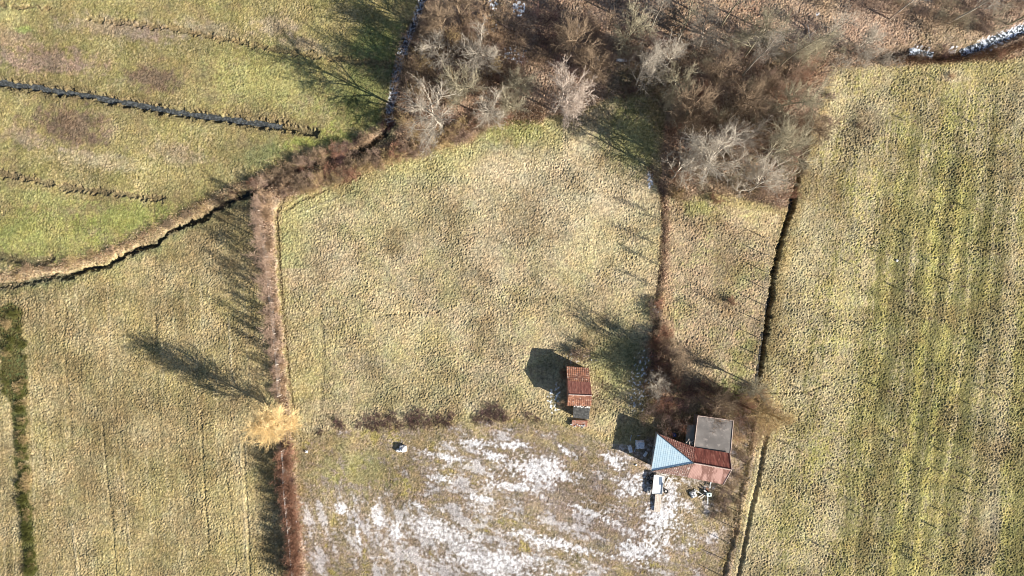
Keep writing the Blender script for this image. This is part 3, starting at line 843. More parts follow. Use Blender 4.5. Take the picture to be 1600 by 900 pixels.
# -- individual trees (kind, colour, seed, label, px, py, scale)
TREES = [
    ('golden', 'golden', 1, 'golden_tree', 'golden twiggy tree standing alone on the fence strip, throwing the long shadow', 428, 664, 1.0),
    ('pale', 'pale', 1, BT, 'pale pinkish-white bare tree at the top of the middle field', 872, 152, 1.3),
    ('grey', 'grey', 1, BT, 'big light-grey bare tree with curling limbs beside the icy stream', 682, 178, 1.2),
    ('grey', 'olive', 2, BT, 'grey-green bare tree just left of the pale pinkish tree', 800, 160, .78),
    ('grey', 'olive', 3, BT, 'small grey-green bare tree below the frosty hollow, above its grey-green neighbour', 803, 122, .8),
    ('grey', 'grey', 2, BT, 'grey bare tree in the wood above the big curling-limbed tree', 738, 88, 1.0),
    ('grey', 'grey', 3, BT, 'thin grey bare tree between the stream and the upper wood', 692, 92, .75),
    ('grey', 'brown', 1, BT, 'brown bare tree over the icy stream where it enters at the top', 690, 40, .85),
    ('grey', 'grey', 4, BT, 'arching grey bare tree at the dark upper right corner of the middle field', 1004, 118, .9),
    ('grey', 'olive', 1, BT, 'light-grey bare tree with spreading twigs at the head of the thicket', 1190, 62, 1.05),
    ('grey', 'grey', 3, BT, 'grey bare tree left of the spreading one at the head of the thicket', 1110, 52, .8),
    ('grey', 'grey', 1, BT, 'forked pale bare tree near the upper end of the right field', 1352, 66, .62),
    ('grey', 'olive', 4, BT, 'grey bare tree on the bank left of the forked pale tree', 1272, 78, .62),
    ('grey', 'grey', 2, BT, 'broad grey-brown bare tree filling the lower left of the thicket', 1118, 252, 1.3),
    ('grey', 'olive', 1, BT, 'grey bare tree on the right of the thicket, next to the long trench', 1212, 236, 1.2),
    ('grey', 'grey', 4, BT, 'grey bare tree at the lower right tip of the thicket', 1195, 288, 1.0),
    ('grey', 'olive', 3, BT, 'greyish bare tree in the upper right of the thicket', 1232, 152, 1.0),
    ('grey', 'brown', 3, BT, 'brown bare tree on the left edge of the thicket by the dark shade', 1082, 190, 1.0),
    ('grey', 'brown', 2, BT, 'brown bare tree in the middle of the thicket', 1160, 170, .95),
    ('grey', 'gold2', 2, BT, 'ochre bare tree right of the flat-roofed annexe, at the end of the long trench', 1188, 648, .95),
    ('grey', 'olive', 2, BT, 'grey bare tree at the lower end of the long trench, above the ochre tree', 1184, 604, .6),
    ('grey', 'grey', 4, BT, 'grey-brown bare tree low in the thicket, between the broad tree and the left edge', 1066, 268, .9),
    ('grey', 'brown', 2, BT, 'brown bare tree at the top of the thicket under the spreading grey one', 1128, 122, .85),
    ('grey', 'brown', 3, BT, 'brown bare tree in the shady wood left of the arching grey tree', 940, 96, .9),
    ('grey', 'brown', 4, BT, 'brown bare tree at the very top left of the wood', 720, 14, .9),
    ('grey', 'olive', 2, BT, 'greyish bare tree in the wood between the stream and the frosty hollow', 722, 132, 1.0),
    ('grey', 'grey', 2, BT, 'grey bare tree rooted at the left edge of the frosty hollow', 760, 172, .8),
    ('grey', 'olive', 3, BT, 'grey-green bare tree in the shady wood above the arching grey tree', 975, 62, .9),
    ('grey', 'brown', 1, BT, 'brown bare tree in the shady wood right of the frosty hollow', 890, 70, .95),
    ('grey', 'grey', 3, BT, 'grey bare tree in the centre of the thicket, above the broad tree', 1140, 205, .9),
    ('grey', 'olive', 1, BT, 'grey-green bare tree in the thicket left of centre, near the pink litter', 1062, 132, .8),
    ('grey', 'grey', 4, BT, 'grey bare tree at the lower left of the thicket head, on pink litter', 1050, 92, .85),
    ('grey', 'brown', 3, BT, 'brown bare tree on the right edge of the thicket beside the right field', 1262, 190, .85),
    ('grey', 'brown', 1, BT, 'brown bare tree right behind the flat-roofed annexe', 1120, 630, .7),
    ('grey', 'brown', 4, BT, 'brownish bare tree in the gap between shed and house thicket', 1052, 572, .68),
    ('grey', 'grey', 3, BT, 'small grey bare tree at the lower end of the middle dividing ditch', 1038, 600, .6),
]
for k, c, sd, nm, lb, px, py, s in TREES:
    plant_px(k, c, sd, nm, 'tree', lb, px, py, s, sz=s * (1.25 if k in ('grey', 'pale') else 1.0))
# -- tall trees at the top whose trunks throw the long shadows
for i, (px, py, s, lb) in enumerate([(1262, 78, .95, 'tall slim bare tree rooted above the thicket, rightmost of the tall ones'), (1128, 40, .9, 'tall slim bare tree with a light trunk at the top centre'),
                                     (1160, 118, 1.0, 'tall slim bare tree rooted in the upper edge of the thicket'), (1060, 62, .95, 'tall slim bare tree left of the light trunk at the top'),
                                     (1016, 50, .85, 'tall slim bare tree, leftmost of the tall ones at the top'), (1215, 108, .95, 'tall slim bare tree between the two right-hand grey trees of the thicket head'),
                                     (1480, 36, .9, 'tall slim bare tree above the upper right stream'), (1575, 38, .95, 'tall slim bare tree by the upper right corner'), (1390, 30, .8, 'tall slim bare tree above the forked pale tree')]):
    p = W(px, py, 0)
    plant('tall', ('grey', 'olive')[i % 2], 1 + i % 2, BT, 'tree', lb, p.x, p.y, s)

# -- shrubs: zones filled with single plants
ZONES = 1
placed = []
COLW = dict(brown='brown', tan='tan', dark='dark-brown', gold2='ochre', maroon='maroon', rust='reddish', pink='pinkish', grey='grey', olive='grey-green')


def fill(poly, kinds, n, name, cat, label, group, dmin, smin, smax, seed, avoid=()):
    r = random.Random(seed)
    xs_ = [p[0] for p in poly]; ys_ = [p[1] for p in poly]; k = 0; tries = 0
    while k < n and tries < 6000:
        tries += 1
        px = r.uniform(min(xs_), max(xs_)); py = r.uniform(min(ys_), max(ys_))
        if poly_in(np.array([px]), np.array([py]), poly)[0] < 0: continue
        if any(math.hypot(px - a, py - b) < dmin for a, b in placed): continue
        if any(math.hypot(px - a, py - b) < c for a, b, c in avoid): continue
        placed.append((px, py)); zf = 1.55 if ('wood right' in label or 'thicket beside' in label or 'thicket above' in label) else 1.0
        kd, cl = r.choice(kinds)
        fx = (px - min(xs_)) / (max(xs_) - min(xs_)); fy = (py - min(ys_)) / (max(ys_) - min(ys_))
        hw = ('left', 'middle', 'right')[min(2, int(fx * 3))]; vw = ('upper', 'central', 'lower')[min(2, int(fy * 3))]
        if (max(xs_) - min(xs_)) > 2.5 * (max(ys_) - min(ys_)): vw = ('upper', 'lower')[int(fy > .5)]; hw = ('far left', 'left', 'middle', 'right', 'far right')[min(4, int(fx * 5))]
        size = ('small', 'large')[int((sc_ := r.uniform(smin, smax)) > (smin + smax) / 2)]
        lb_ = '%s %s %s, %s %s part' % (size, COLW[cl], label, vw, hw)
        plant_px(kd, cl, r.choice((1, 2, 3)), name, cat, lb_, px, py, sc_, sz=sc_ * zf, rz=r.uniform(0, 6.28), group=group)
        k += 1


fill([(650, 5), (770, 0), (790, 50), (770, 95), (760, 150), (700, 210), (625, 215), (630, 110)], [('shrub', 'brown'), ('shrub', 'tan'), ('shrub', 'brown'), ('shrub', 'dark'), ('shrub', 'gold2')], 40,
     'bare_shrub', 'shrub', 'shrub in wood right of the icy stream', 'shrubs in the wood right of the icy stream', 13, .75, 1.2, 11)
fill([(770, 60), (830, 10), (1060, 40), (1090, 120), (1010, 150), (930, 130), (850, 110), (775, 150)], [('shrub', 'dark'), ('shrub', 'brown'), ('shrub', 'maroon'), ('shrub', 'brown')], 34,
     'bare_shrub', 'shrub', 'shrub in the shady top-centre wood', 'shrubs in the shady wood at the top centre', 15, .7, 1.1, 12)
fill([(1040, 100), (1290, 95), (1292, 160), (1262, 240), (1235, 318), (1170, 300), (1060, 305), (1040, 240)], [('shrub', 'brown'), ('shrub', 'olive'), ('shrub', 'rust'), ('shrub', 'brown'), ('shrub', 'dark'), ('shrub', 'pink')], 58,
     'bare_shrub', 'shrub', 'shrub of the thicket beside the right field', 'shrubs of the thicket beside the right field', 14, .75, 1.15, 13, avoid=[(1172, 282, 20)])
fill([(1062, 55), (1250, 60), (1400, 75), (1400, 96), (1270, 98), (1080, 90)], [('shrub', 'grey'), ('bush', 'olive'), ('shrub', 'olive')], 24,
     'bare_shrub', 'shrub', 'shrub of the bank above the thicket', 'shrubs along the upper bank', 15, .6, .95, 14)
fill([(1020, 540), (1050, 545), (1075, 600), (1150, 610), (1180, 650), (1150, 665), (1085, 655), (1060, 675), (1020, 660), (1012, 600)], [('shrub', 'rust'), ('shrub', 'maroon'), ('shrub', 'brown'), ('shrub', 'maroon'), ('shrub', 'dark')], 44,
     'bare_shrub', 'shrub', 'shrub of the thicket above the house', 'shrubs of the thicket above the house', 8.5, .6, .95, 15)
fill([(1160, 615), (1215, 600), (1225, 660), (1190, 690), (1152, 700)], [('bush', 'gold2'), ('bush', 'tan')], 10,
     'bare_shrub', 'shrub', 'bush round the foot of the ochre tree', 'ochre bushes right of the annexe', 12, .8, 1.3, 16)
fill([(470, 278), (560, 250), (640, 225), (720, 195), (770, 170), (800, 180), (740, 212), (640, 242), (560, 268), (480, 300), (430, 302), (445, 285)], [('bush', 'tan'), ('bush', 'pink'), ('bush', 'brown'), ('bush', 'rust'), ('bush', 'gold2')], 60,
     'hedge_bush', 'shrub', 'hedge bush above the middle field', 'low bushes of the hedge above the middle field', 9, .6, 1.05, 17)
fill([(1148, 700), (1170, 690), (1150, 800), (1110, 830), (1120, 760), (1148, 740)], [('bush', 'dark'), ('bush', 'brown')], 12,
     'low_bush', 'shrub', 'low bush right of the house', 'low bushes right of the house', 10, .45, .75, 18)
fill([(1240, -20), (1620, -25), (1610, 30), (1560, 45), (1480, 40), (1420, 14), (1300, 16)], [('shrub', 'brown'), ('bush', 'dark'), ('shrub', 'pink'), ('shrub', 'olive')], 34,
     'bare_shrub', 'shrub', 'shrub at the top right edge', 'shrubs along the top right edge', 15, .6, 1.1, 19)
fill([(1018, 470), (1045, 470), (1050, 545), (1020, 545), (1024, 510)], [('bush', 'rust'), ('bush', 'brown'), ('bush', 'dark')], 9,
     'bare_bush', 'shrub', 'bush at the lower middle ditch', 'bushes at the lower end of the middle ditch', 9, .6, 1.1, 20)
for i, (px, py, kd, cl, s, lb) in enumerate([
        (500, 243, 'bush', 'tan', .95, 'round straw-coloured bush on the near bank of the brook'), (529, 228, 'bush', 'pink', .85, 'pale orange bush right of the round straw-coloured one'),
        (467, 252, 'bush', 'pink', .7, 'pinkish bush left of the round straw-coloured one'), (435, 272, 'bush', 'brown', .95, 'brown fountain-shaped bush where brook and strip meet'),
        (452, 262, 'bush', 'brown', .7, 'brown bush beside the fountain-shaped one'), (565, 214, 'bush', 'brown', .7, 'brown bush at the end of the icy stream'),
        (410, 312, 'bush', 'tan', 1.15, 'large tan bush at the top of the overgrown strip'), (418, 335, 'bush', 'tan', .9, 'tan bush second from the top of the overgrown strip'),
        (1060, 302, 'bush', 'gold2', 1.1, 'orange-brown bush at the lower left corner of the thicket'), (1120, 310, 'bush', 'rust', .8, 'reddish bush on the lower edge of the thicket'),
        (905, 555, 'bush', 'pink', 1.1, 'pinkish bare bush against the upper end of the shed'), (882, 585, 'bush', 'rust', .7, 'small reddish bush at the left wall of the shed'),
        (880, 632, 'bush', 'brown', .6, 'small brown bush left of the dark box roof'), (1033, 622, 'shrub', 'rust', .72, 'bright reddish-brown shrub in the shade left of the house thicket'),
        (1036, 520, 'bush', 'rust', .8, 'small reddish shrub at the lower end of the middle ditch'), (1008, 655, 'bush', 'brown', .6, 'small brown shrub in the shade above the pale tarpaulins'),
        (1145, 470, 'bush', 'rust', .6, 'small reddish bush alone in the strip beside the trench'), (1345, 195, 'tuft', 'brown', 1.0, 'brown weed clump in the upper part of the right field'),
        (1490, 118, 'tuft', 'tan', .9, 'whitish dry weed clump near the upper edge of the right field'), (1440, 86, 'bush', 'brown', .6, 'brown bush on the icy pool at the upper right'),
        (1486, 78, 'shrub', 'maroon', .6, 'dark reddish shrub left of the upper right stream'), (1575, 90, 'shrub', 'rust', .6, 'reddish shrub below the upper right stream'),
        (1300, 150, 'bush', 'dark', .6, 'dark bush on the corner of the right field'), (1298, 188, 'bush', 'dark', .5, 'small dark bush where the long trench begins')]):
    plant_px(kd, cl, 1 + i % 3, 'bare_bush' if kd != 'tuft' else 'weed_clump', 'shrub', lb, px, py, s)
br = random.Random(21)
for i in range(26):
    t = i / 25; px = 395 + 215 * t; py = np.interp(px, [400, 440, 490, 540, 590, 610], [292, 266, 248, 236, 210, 196]) + br.uniform(-9, 12)
    plant_px('bush', br.choice(['brown', 'pink', 'brown', 'tan', 'maroon', 'rust']), 1 + i % 3, 'bank_bush', 'shrub',
             'low bush on the scrubby end of the brook, below the icy stream', px, py, br.uniform(.45, .95), group='low bushes on the scrubby end of the brook')
for i in range(16):
    px = 20 + 370 * (i / 15) + br.uniform(-8, 8); py = np.interp(px, [0, 60, 160, 210, 310, 400], [440, 430, 408, 386, 332, 292]) - br.uniform(2, 16)
    plant_px('bramble', br.choice(['brown', 'tan', 'gold2']), 1 + i % 3, 'bank_bush', 'shrub', 'dry grassy clump on the pale bank of the brook', px, py, br.uniform(.4, .8), group='dry clumps on the pale bank of the brook')
# maroon bramble row between middle field and yard
for (px, py, s) in [(528, 661, .75), (535, 666, .6), (575, 660, .9), (590, 655, 1.0), (605, 662, .95), (585, 668, .8), (622, 664, .8), (640, 655, 1.0), (655, 648, 1.1), (648, 665, .95), (668, 662, .8),
                    (685, 658, .9), (700, 660, .85), (705, 650, .6), (560, 665, .6), (745, 658, .7), (757, 650, .95), (770, 640, 1.1), (782, 648, 1.0), (768, 655, .9), (790, 655, .7), (825, 650, .6), (840, 656, .5), (500, 676, .5), (612, 650, .8)]:
    plant_px('bramble', 'maroon', 1 + int(px) % 3, 'bramble_bush', 'shrub', 'low dark-maroon bramble in the row between field and yard', px, py, s, sz=s * .6, group='brambles between the middle field and the yard')
# dark herbs in the far left strip
hr = random.Random(5)
for i in range(100):
    py = hr.uniform(485, 900)
    cx, w = (20, 20) if py < 620 else (np.interp(py, [610, 780, 900], [30, 36, 50]), 6)
    if py > 620 and hr.random() < .3: continue
    plant_px('bramble', hr.choice(['green', 'green', 'gold2']), 1 + i % 3, 'herb_clump', 'plant', 'olive-green herb clump in the dark strip at the far left', cx + hr.uniform(-w, w), py, hr.uniform(.4, .75), group='herb clumps in the far left strip')
# saplings in the right field
SAP = [(1480, 323), (1518, 330), (1427, 372), (1338, 417), (1382, 398), (1463, 415), (1497, 448), (1552, 397), (1447, 500), (1360, 515), (1573, 493), (1242, 699), (1318, 742), (1410, 673), (1408, 695),
       (1452, 677), (1490, 712), (1442, 732), (1483, 743), (1528, 750), (1572, 730), (1525, 778), (1517, 807), (1478, 800), (1472, 830), (1343, 787), (1350, 805), (1382, 847), (1438, 866), (1438, 882),
       (1297, 860), (1522, 635), (1258, 612), (1422, 192), (1530, 197), (1583, 250), (1573, 280), (1475, 128), (1548, 612), (1590, 610), (1412, 455), (1385, 610)]
for i, (px, py) in enumerate(SAP):
    p = W(px, py)
    plant('sapling', 'dark', 1 + i % 3, 'young_tree', 'sapling', 'thin bare young tree planted in the right field', p.x, p.y, hr.uniform(.75, 1.15), group='young trees planted in the right field')
# whips and slim young trees along the divides
for i, (px, py, s) in enumerate([(1034, 345, .8), (1036, 385, .9), (1036, 418, .75), (1102, 490, .55), (1030, 450, .7), (1130, 478, .5)]):
    p = W(px, py); plant('whip', 'brown', 1 + i % 2, 'slim_tree', 'sapling', 'slim bare young tree along the ditch right of the middle field', p.x, p.y, s, group='slim young trees by the middle ditch')
for i in range(40):
    py = 318 + i * 7.4 + hr.uniform(-4, 4); px = np.interp(py, [p[1] for p in STRIP], [p[0] for p in STRIP]) + hr.uniform(-6, 9)
    p = W(px, py); plant('whip', 'pink', 1 + i % 2, 'slim_tree', 'sapling', 'slim bare young tree on the overgrown strip above the golden tree', p.x, p.y, hr.uniform(.65, 1.0) * (.75 if py > 560 else 1.1), group='slim young trees on the strip above the golden tree')
for i in range(60):
    py = 310 + i * 9.9 + hr.uniform(-5, 5)
    if 620 < py < 690: continue
    px = np.interp(py, [p[1] for p in STRIP], [p[0] for p in STRIP]) + hr.uniform(-9, 9); p = W(px, py)
    up_ = py < 650
    plant('bush', hr.choice(['tan', 'pink', 'tan', 'brown'] if up_ else ['rust', 'pink', 'maroon', 'brown']), 1 + i % 3, 'weed_bush', 'shrub', 'small dry bush among the weeds of the strip %s the golden tree' % ('above' if up_ else 'below'), p.x, p.y, hr.uniform(.35, .75), group='small dry bushes on the strip %s the golden tree' % ('above' if up_ else 'below'))
for i in range(16):
    py = 705 + i * 13 + hr.uniform(-6, 6); px = np.interp(py, [p[1] for p in STRIP], [p[0] for p in STRIP]) + hr.uniform(-3, 6)
    p = W(px, py); plant('bush', 'rust', 1 + i % 3, 'bare_bush', 'shrub', 'reddish bare bush on the fence strip below the golden tree', p.x, p.y, hr.uniform(.8, 1.2), sz=hr.uniform(1.3, 1.9), group='reddish bushes on the strip below the golden tree')

# ------------------------------------------------------------------ dry weeds: uncountable stalks (stuff)
def stalks(name, label, pts, n, height, colours, seed, wid=.018, lean=.6):
    r = np.random.default_rng(seed)
    P = np.array([[(p[0] - 800) * .1, (450 - p[1]) * .1] for p in pts[0]])
    T = r.random(n) * (len(P) - 1); i = np.floor(T).astype(int); f = (T - i)[:, None]
    c = P[i] * (1 - f) + P[i + 1] * f
    d = P[i + 1] - P[i]; d /= np.linalg.norm(d, axis=1, keepdims=True); nrm = np.stack([-d[:, 1], d[:, 0]], 1)
    off = r.normal(0, 1, n)[:, None] * pts[1] * .5 + pts[2]
    c = c + nrm * off
    ii = np.clip(np.searchsorted(xs, c[:, 0]) - 1, 0, nx - 2); jj = np.clip(np.searchsorted(ys, c[:, 1]) - 1, 0, ny - 2)
    z = Hgrid[jj, ii]
    h = height * r.uniform(.4, 1.2, n); az = r.uniform(0, 6.283, n); ln = lean * r.uniform(.1, 1, n) * h
    base = np.stack([c[:, 0], c[:, 1], z - .03], 1)
    tip = base + np.stack([np.cos(az) * ln, np.sin(az) * ln, h], 1)
    pa = r.uniform(0, 6.283, n); sd = np.stack([np.cos(pa), np.sin(pa), np.zeros(n)], 1) * wid
    midp = (base + tip) / 2 + np.array([0, 0, 1]) * (h * .08)[:, None]
    V = np.stack([base - sd, base + sd, midp + sd * .9, midp - sd * .9, tip + sd * .25, tip - sd * .25], 1).reshape(-1, 3)
    b = (np.arange(n) * 6)[:, None]
    F = np.concatenate([b + np.array([[0, 1, 2, 3]]), b + np.array([[3, 2, 4, 5]])], 0)
    cc = np.array(colours, np.float32)[r.integers(0, len(colours), n)] * r.uniform(.7, 1.25, n)[:, None]
    m, nt, bs = new_mat(name)
    at = N(nt, "ShaderNodeAttribute"); at.attribute_name = 'tint'
    nt.links.new(at.outputs['Color'], bs.inputs['Base Color']); bs.inputs['Roughness'].default_value = .95; bs.inputs['Specular IOR Level'].default_value = .1
    o = mesh_np(name, V, F, m, colors=np.repeat(cc, 6, axis=0))
    return tag(o, label, 'dry grass', kind='stuff')


tanc = [(.56, .42, .28), (.50, .35, .22), (.62, .50, .36), (.36, .22, .14)]
pinkc = [(.50, .37, .27), (.40, .27, .19), (.62, .50, .39), (.27, .17, .12)]
stalks('dry_bank_grass', 'straw-coloured dead grass on the bank of the brook', (STREAM_W[1:-3], 1.2, 1.0), 13000, .32, tanc, 3, .02)
stalks('strip_weeds', 'pinkish dead weeds filling the strip down the left of the middle field', (STRIP, 1.25, 0), 17000, .42, pinkc + tanc, 4, .02)
stalks('hedge_weeds', 'tan dead weeds under the hedge above the middle field', ([(430, 300), (470, 285), (560, 255), (640, 232), (720, 205), (775, 178), (850, 180)], 1.6, 0), 22000, .6, tanc + pinkc, 5, .02)
stalks('ditch_grass', 'yellowish grass hanging over the straight ditch', (DITCH_A, 1.5, 0), 3500, .22, [(.36, .30, .12), (.30, .22, .1), (.45, .38, .2)], 6, .015)
stalks('trench_grass', 'dead grass along the long trench and the right fence', (DITCH_D + DITCH_E, 1.3, .2), 15000, .30, [(.45, .38, .22), (.35, .27, .14), (.3, .3, .1), (.5, .42, .3)], 7, .018)
stalks('ditch_weeds', 'reddish dead weeds along the ditch right of the middle field', (DITCH_F, .8, 0.3), 7000, .3, pinkc, 8, .018)
stalks('stream_weeds', 'brown dead weeds along the icy stream', (STREAM_N[:-1], 1.8, -.5), 5000, .5, [(.3, .2, .13), (.4, .3, .2), (.2, .13, .1)], 9, .018)
stalks('leaf_litter', 'brown dead stalks and litter below the upper right stream', ([(1400, 92), (1480, 92), (1560, 82), (1660, 50)], .9, 0), 9000, .4, [(.3, .17, .12), (.4, .28, .15), (.2, .12, .09)], 10, .018)

stalks('twig_litter', 'dead twigs strewn over the leaf litter at the top right', ([(1050, 30), (1250, 38), (1420, 40), (1600, 10)], 7, 0), 9000, .16, [(.2, .13, .1), (.34, .25, .19), (.14, .1, .08), (.5, .42, .36)], 11, .022, 5.0)
stalks('twig_litter', 'dead twigs and stalks strewn under the trees of the wood and thicket', ([(690, 20), (800, 60), (960, 90), (1150, 130), (1160, 290)], 8, 0), 14000, .2, [(.3, .2, .15), (.34, .25, .19), (.5, .36, .27), (.5, .42, .36)], 12, .022, 4.0)

# ------------------------------------------------------------------ building materials
M_blue = noise_mat('light_blue_tiles', (.66, .87, .97), (.74, .92, .99), scale=1.2, rough=.5, c3=(.58, .79, .92), scale3=3.5, spec=.35)
M_red = noise_mat('old_red_tiles', (.135, .055, .045), (.25, .115, .09), scale=3.0, rough=.85, c3=(.42, .30, .25), scale3=4.5)
M_red2 = noise_mat('weathered_brown_tiles', (.16, .10, .085), (.28, .17, .14), scale=3.0, rough=.9, c3=(.55, .48, .44), scale3=4.5)
M_rust = noise_mat('dark_red_sheet', (.14, .045, .035), (.30, .10, .075), scale=1.1, rough=.6, c3=(.36, .15, .11), scale3=2.2, stretch=(2.6, .22, 1), rot=.12)
M_rust2 = noise_mat('faded_red_sheet', (.21, .11, .09), (.42, .255, .22), scale=.62, rough=.7, c3=(.48, .30, .26), scale3=3, stretch=(1.6, .12, 1), rot=-.42, ramp=(.46, .54))
M_ridge = noise_mat('ridge_mortar', (.55, .40, .34), (.75, .62, .55), scale=4, rough=.9)
M_felt = noise_mat('grey_roofing_felt', (.14, .13, .125), (.215, .20, .19), scale=.6, rough=.85, c3=(.26, .235, .22), scale3=1.3, bump=.3)
M_olive = noise_mat('grey_green_sheet', (.20, .20, .165), (.27, .265, .22), scale=1.5, rough=.8)
M_wall = noise_mat('grey_plaster', (.36, .33, .29), (.50, .46, .41), scale=2, rough=.95, c3=(.28, .22, .18), scale3=3, bump=.3)
M_brick = noise_mat('old_brick', (.26, .11, .075), (.38, .19, .13), scale=5, rough=.95, c3=(.48, .42, .38), scale3=8, bump=.4)
M_wood = noise_mat('grey_wood', (.24, .19, .15), (.38, .32, .26), scale=4, rough=.9, stretch=(1, 6, 1), bump=.3)
M_post = noise_mat('pale_post_wood', (.52, .44, .37), (.70, .62, .54), scale=4, rough=.9, bump=.2)
M_white = noise_mat('white_sheet', (.78, .80, .80), (.86, .88, .88), scale=1.5, rough=.5, spec=.4)
M_white2 = noise_mat('off_white_paint', (.58, .58, .57), (.80, .80, .79), scale=4, rough=.7, c3=(.4, .36, .32), scale3=9)
M_tyre = noise_mat('tyre_rubber', (.018, .018, .02), (.035, .035, .038), scale=8, rough=.8)
M_dark = noise_mat('dark_felt', (.05, .052, .052), (.105, .105, .10), scale=2.5, rough=.8, c3=(.16, .16, .15), scale3=5)
M_glass = noise_mat('window_glass', (.03, .04, .05), (.05, .06, .07), scale=1, rough=.1, spec=.6)
M_tarp = noise_mat('pale_tarpaulin', (.72, .75, .80), (.86, .88, .92), scale=3, rough=.5, c3=(.20, .24, .32), scale3=5, spec=.4)
M_wire = noise_mat('galvanised_wire', (.35, .35, .35), (.45, .45, .45), scale=5, rough=.5, metallic=.6)
M_orange = noise_mat('orange_rust_sheet', (.15, .07, .05), (.33, .15, .09), scale=1.6, rough=.85, c3=(.42, .30, .24), scale3=3.2)
M_shedred = noise_mat('brown_red_sheet', (.13, .05, .04), (.25, .10, .075), scale=2.0, rough=.75, c3=(.32, .16, .12), scale3=3, stretch=(2.5, .6, 1))
M_blueplastic = noise_mat('blue_plastic', (.03, .09, .30), (.05, .13, .40), scale=2, rough=.4)
M_gdark = noise_mat('teal_door_paint', (.05, .14, .14), (.08, .20, .19), scale=2, rough=.6)
M_metal = noise_mat('scrap_metal', (.40, .42, .42), (.62, .64, .64), scale=5, rough=.5, c3=(.33, .2, .13), scale3=7, metallic=.3)


def roof_face(name, A, B, Cc, D, mat, parent, kind='tile', nu=60, nv=60, thick=.07, label=None):
    """A->B along the top (A==B for a hip), D->C along the eave; A over D"""
    A, B, Cc, D = map(Vector, (A, B, Cc, D))
    eave = (Cc - D).normalized()
    nrm = (Cc - D).cross(A - D).normalized()
    if nrm.z < 0: nrm = -nrm
    dn = eave.cross(nrm).normalized()
    if dn.z > 0: dn = -dn
    V = []
    for j in range(nv + 1):
        t = j / nv
        L = A.lerp(D, t); R = B.lerp(Cc, t)
        for i in range(nu + 1):
            p = L.lerp(R, i / nu)
            s = (p - D).dot(eave); q = (p - D).dot(dn)
            if kind == 'tile': h = .028 * abs(math.sin(math.pi * s / .30)) + .035 * ((q / .33) % 1.0)
            elif kind == 'flat_tile': h = .008 * abs(math.sin(math.pi * s / .30)) + .012 * ((q / .33) % 1.0)
            elif kind == 'sheet': h = .004 * math.sin(2 * math.pi * s / .22) + .012 * (((q / 1.6) % 1.0) > .93)
            elif kind == 'seam': h = .03 * (abs(((s / .62) % 1.0) - .5) > .46)
            else: h = .01 * math.sin(s * 2.1) * math.sin(q * 1.7)
            V.append(p + nrm * h)
    n = len(V)
    for j in (0, nv):
        for i in range(nu + 1): pass
    F = [(j * (nu + 1) + i, j * (nu + 1) + i + 1, (j + 1) * (nu + 1) + i + 1, (j + 1) * (nu + 1) + i) for j in range(nv) for i in range(nu)]
    # underside and rim
    ring = [i for i in range(nu + 1)] + [(j) * (nu + 1) + nu for j in range(1, nv + 1)] + [nv * (nu + 1) + i for i in range(nu - 1, -1, -1)] + [j * (nu + 1) for j in range(nv - 1, 0, -1)]
    low = {}
    for r_ in ring:
        low[r_] = len(V); V.append(V[r_] - nrm * thick)
    for a_, b_ in zip(ring, ring[1:] + ring[:1]): F.append((a_, b_, low[b_], low[a_]))
    F.append(tuple(low[r_] for r_ in (0, nu, nv * (nu + 1) + nu, nv * (nu + 1))))
    o = mesh_np(name, np.array([tuple(v) for v in V]), F, mat, parent)
    if label: o['label'] = label
    return o


# ------------------------------------------------------------------ the house
EV, RG = 3.0, 4.4
hb = W(1080, 715, 3); hb.z = 0
house = empty('farmhouse', hb, 'small farmhouse with a light-blue tiled hip and rust-red roof slopes', 'house')
nw = W(1027, 677, EV); sw = W(1017.5, 736, EV); apex = W(1084.5, 723.5, RG); ne_e = W(1085, 699, EV + .1)
rid_e = W(1143, 734, RG); up_e = W(1140, 708, EV + .1); lo_e = W(1130, 757, EV - .1); lo_w = W(1074, 746, EV)
roof_face('blue_roof_slope', apex, apex + Vector((.01, 0, 0)), sw, nw, M_blue, house, 'flat_tile', 90, 60, label='light-blue tiled hip')
roof_face('tiled_roof_slope', apex, apex + Vector((.01, 0, 0)), ne_e, nw, M_red, house, 'tile', 90, 60, label='dark red tiled slope')
roof_face('tiled_roof_slope', apex, apex + Vector((.01, 0, 0)), lo_w, sw, M_red2, house, 'tile', 90, 50, label='brown weathered tiled slope with pale mortar')
roof_face('sheet_roof_slope', apex + Vector((.03, 0, 0)), rid_e, up_e, ne_e + Vector((.03, 0, 0)), M_rust, house, 'sheet', 150, 12, label='dark red sheet-metal slope')
roof_face('sheet_roof_slope', apex + Vector((.03, 0, 0)), rid_e, lo_e, lo_w + Vector((.03, 0, 0)), M_rust2, house, 'sheet', 150, 12, label='faded red sheet slope with dark stripes')
mb = MB()
n = 26
for i in range(n):
    p = apex.lerp(rid_e, (i + .5) / n) + Vector((0, 0, .10)); dd = (rid_e - apex).normalized()
    mb.bar(p - dd * .11, p + dd * .10, .075, .10, 6)
mb.build('ridge_cap', M_ridge, house)
mb = MB(); mb.bar(rid_e + Vector((.02, 0, .05)), lo_e + Vector((.02, 0, .06)), .045); mb.bar(rid_e + Vector((.02, 0, .05)), up_e + Vector((.02, 0, .06)), .035); mb.build('barge_board', M_ridge, house)
mb = MB(); mb.bar(apex + Vector((0, 0, .09)), nw + Vector((0, 0, .08)), .05); mb.bar(apex + Vector((0, 0, .09)), sw + Vector((0, 0, .08)), .05); mb.build('hip_cap', M_dark, house)
mb = MB()
for i in range(15):
    p = sw.lerp(lo_w, (i + .3 + .5 * random.random()) / 15); mb.box(p + Vector((0, .12, .07)), (.34 * random.uniform(.5, 1), .10, .05), -.15)
mb.build('eave_mortar', M_white2, house)


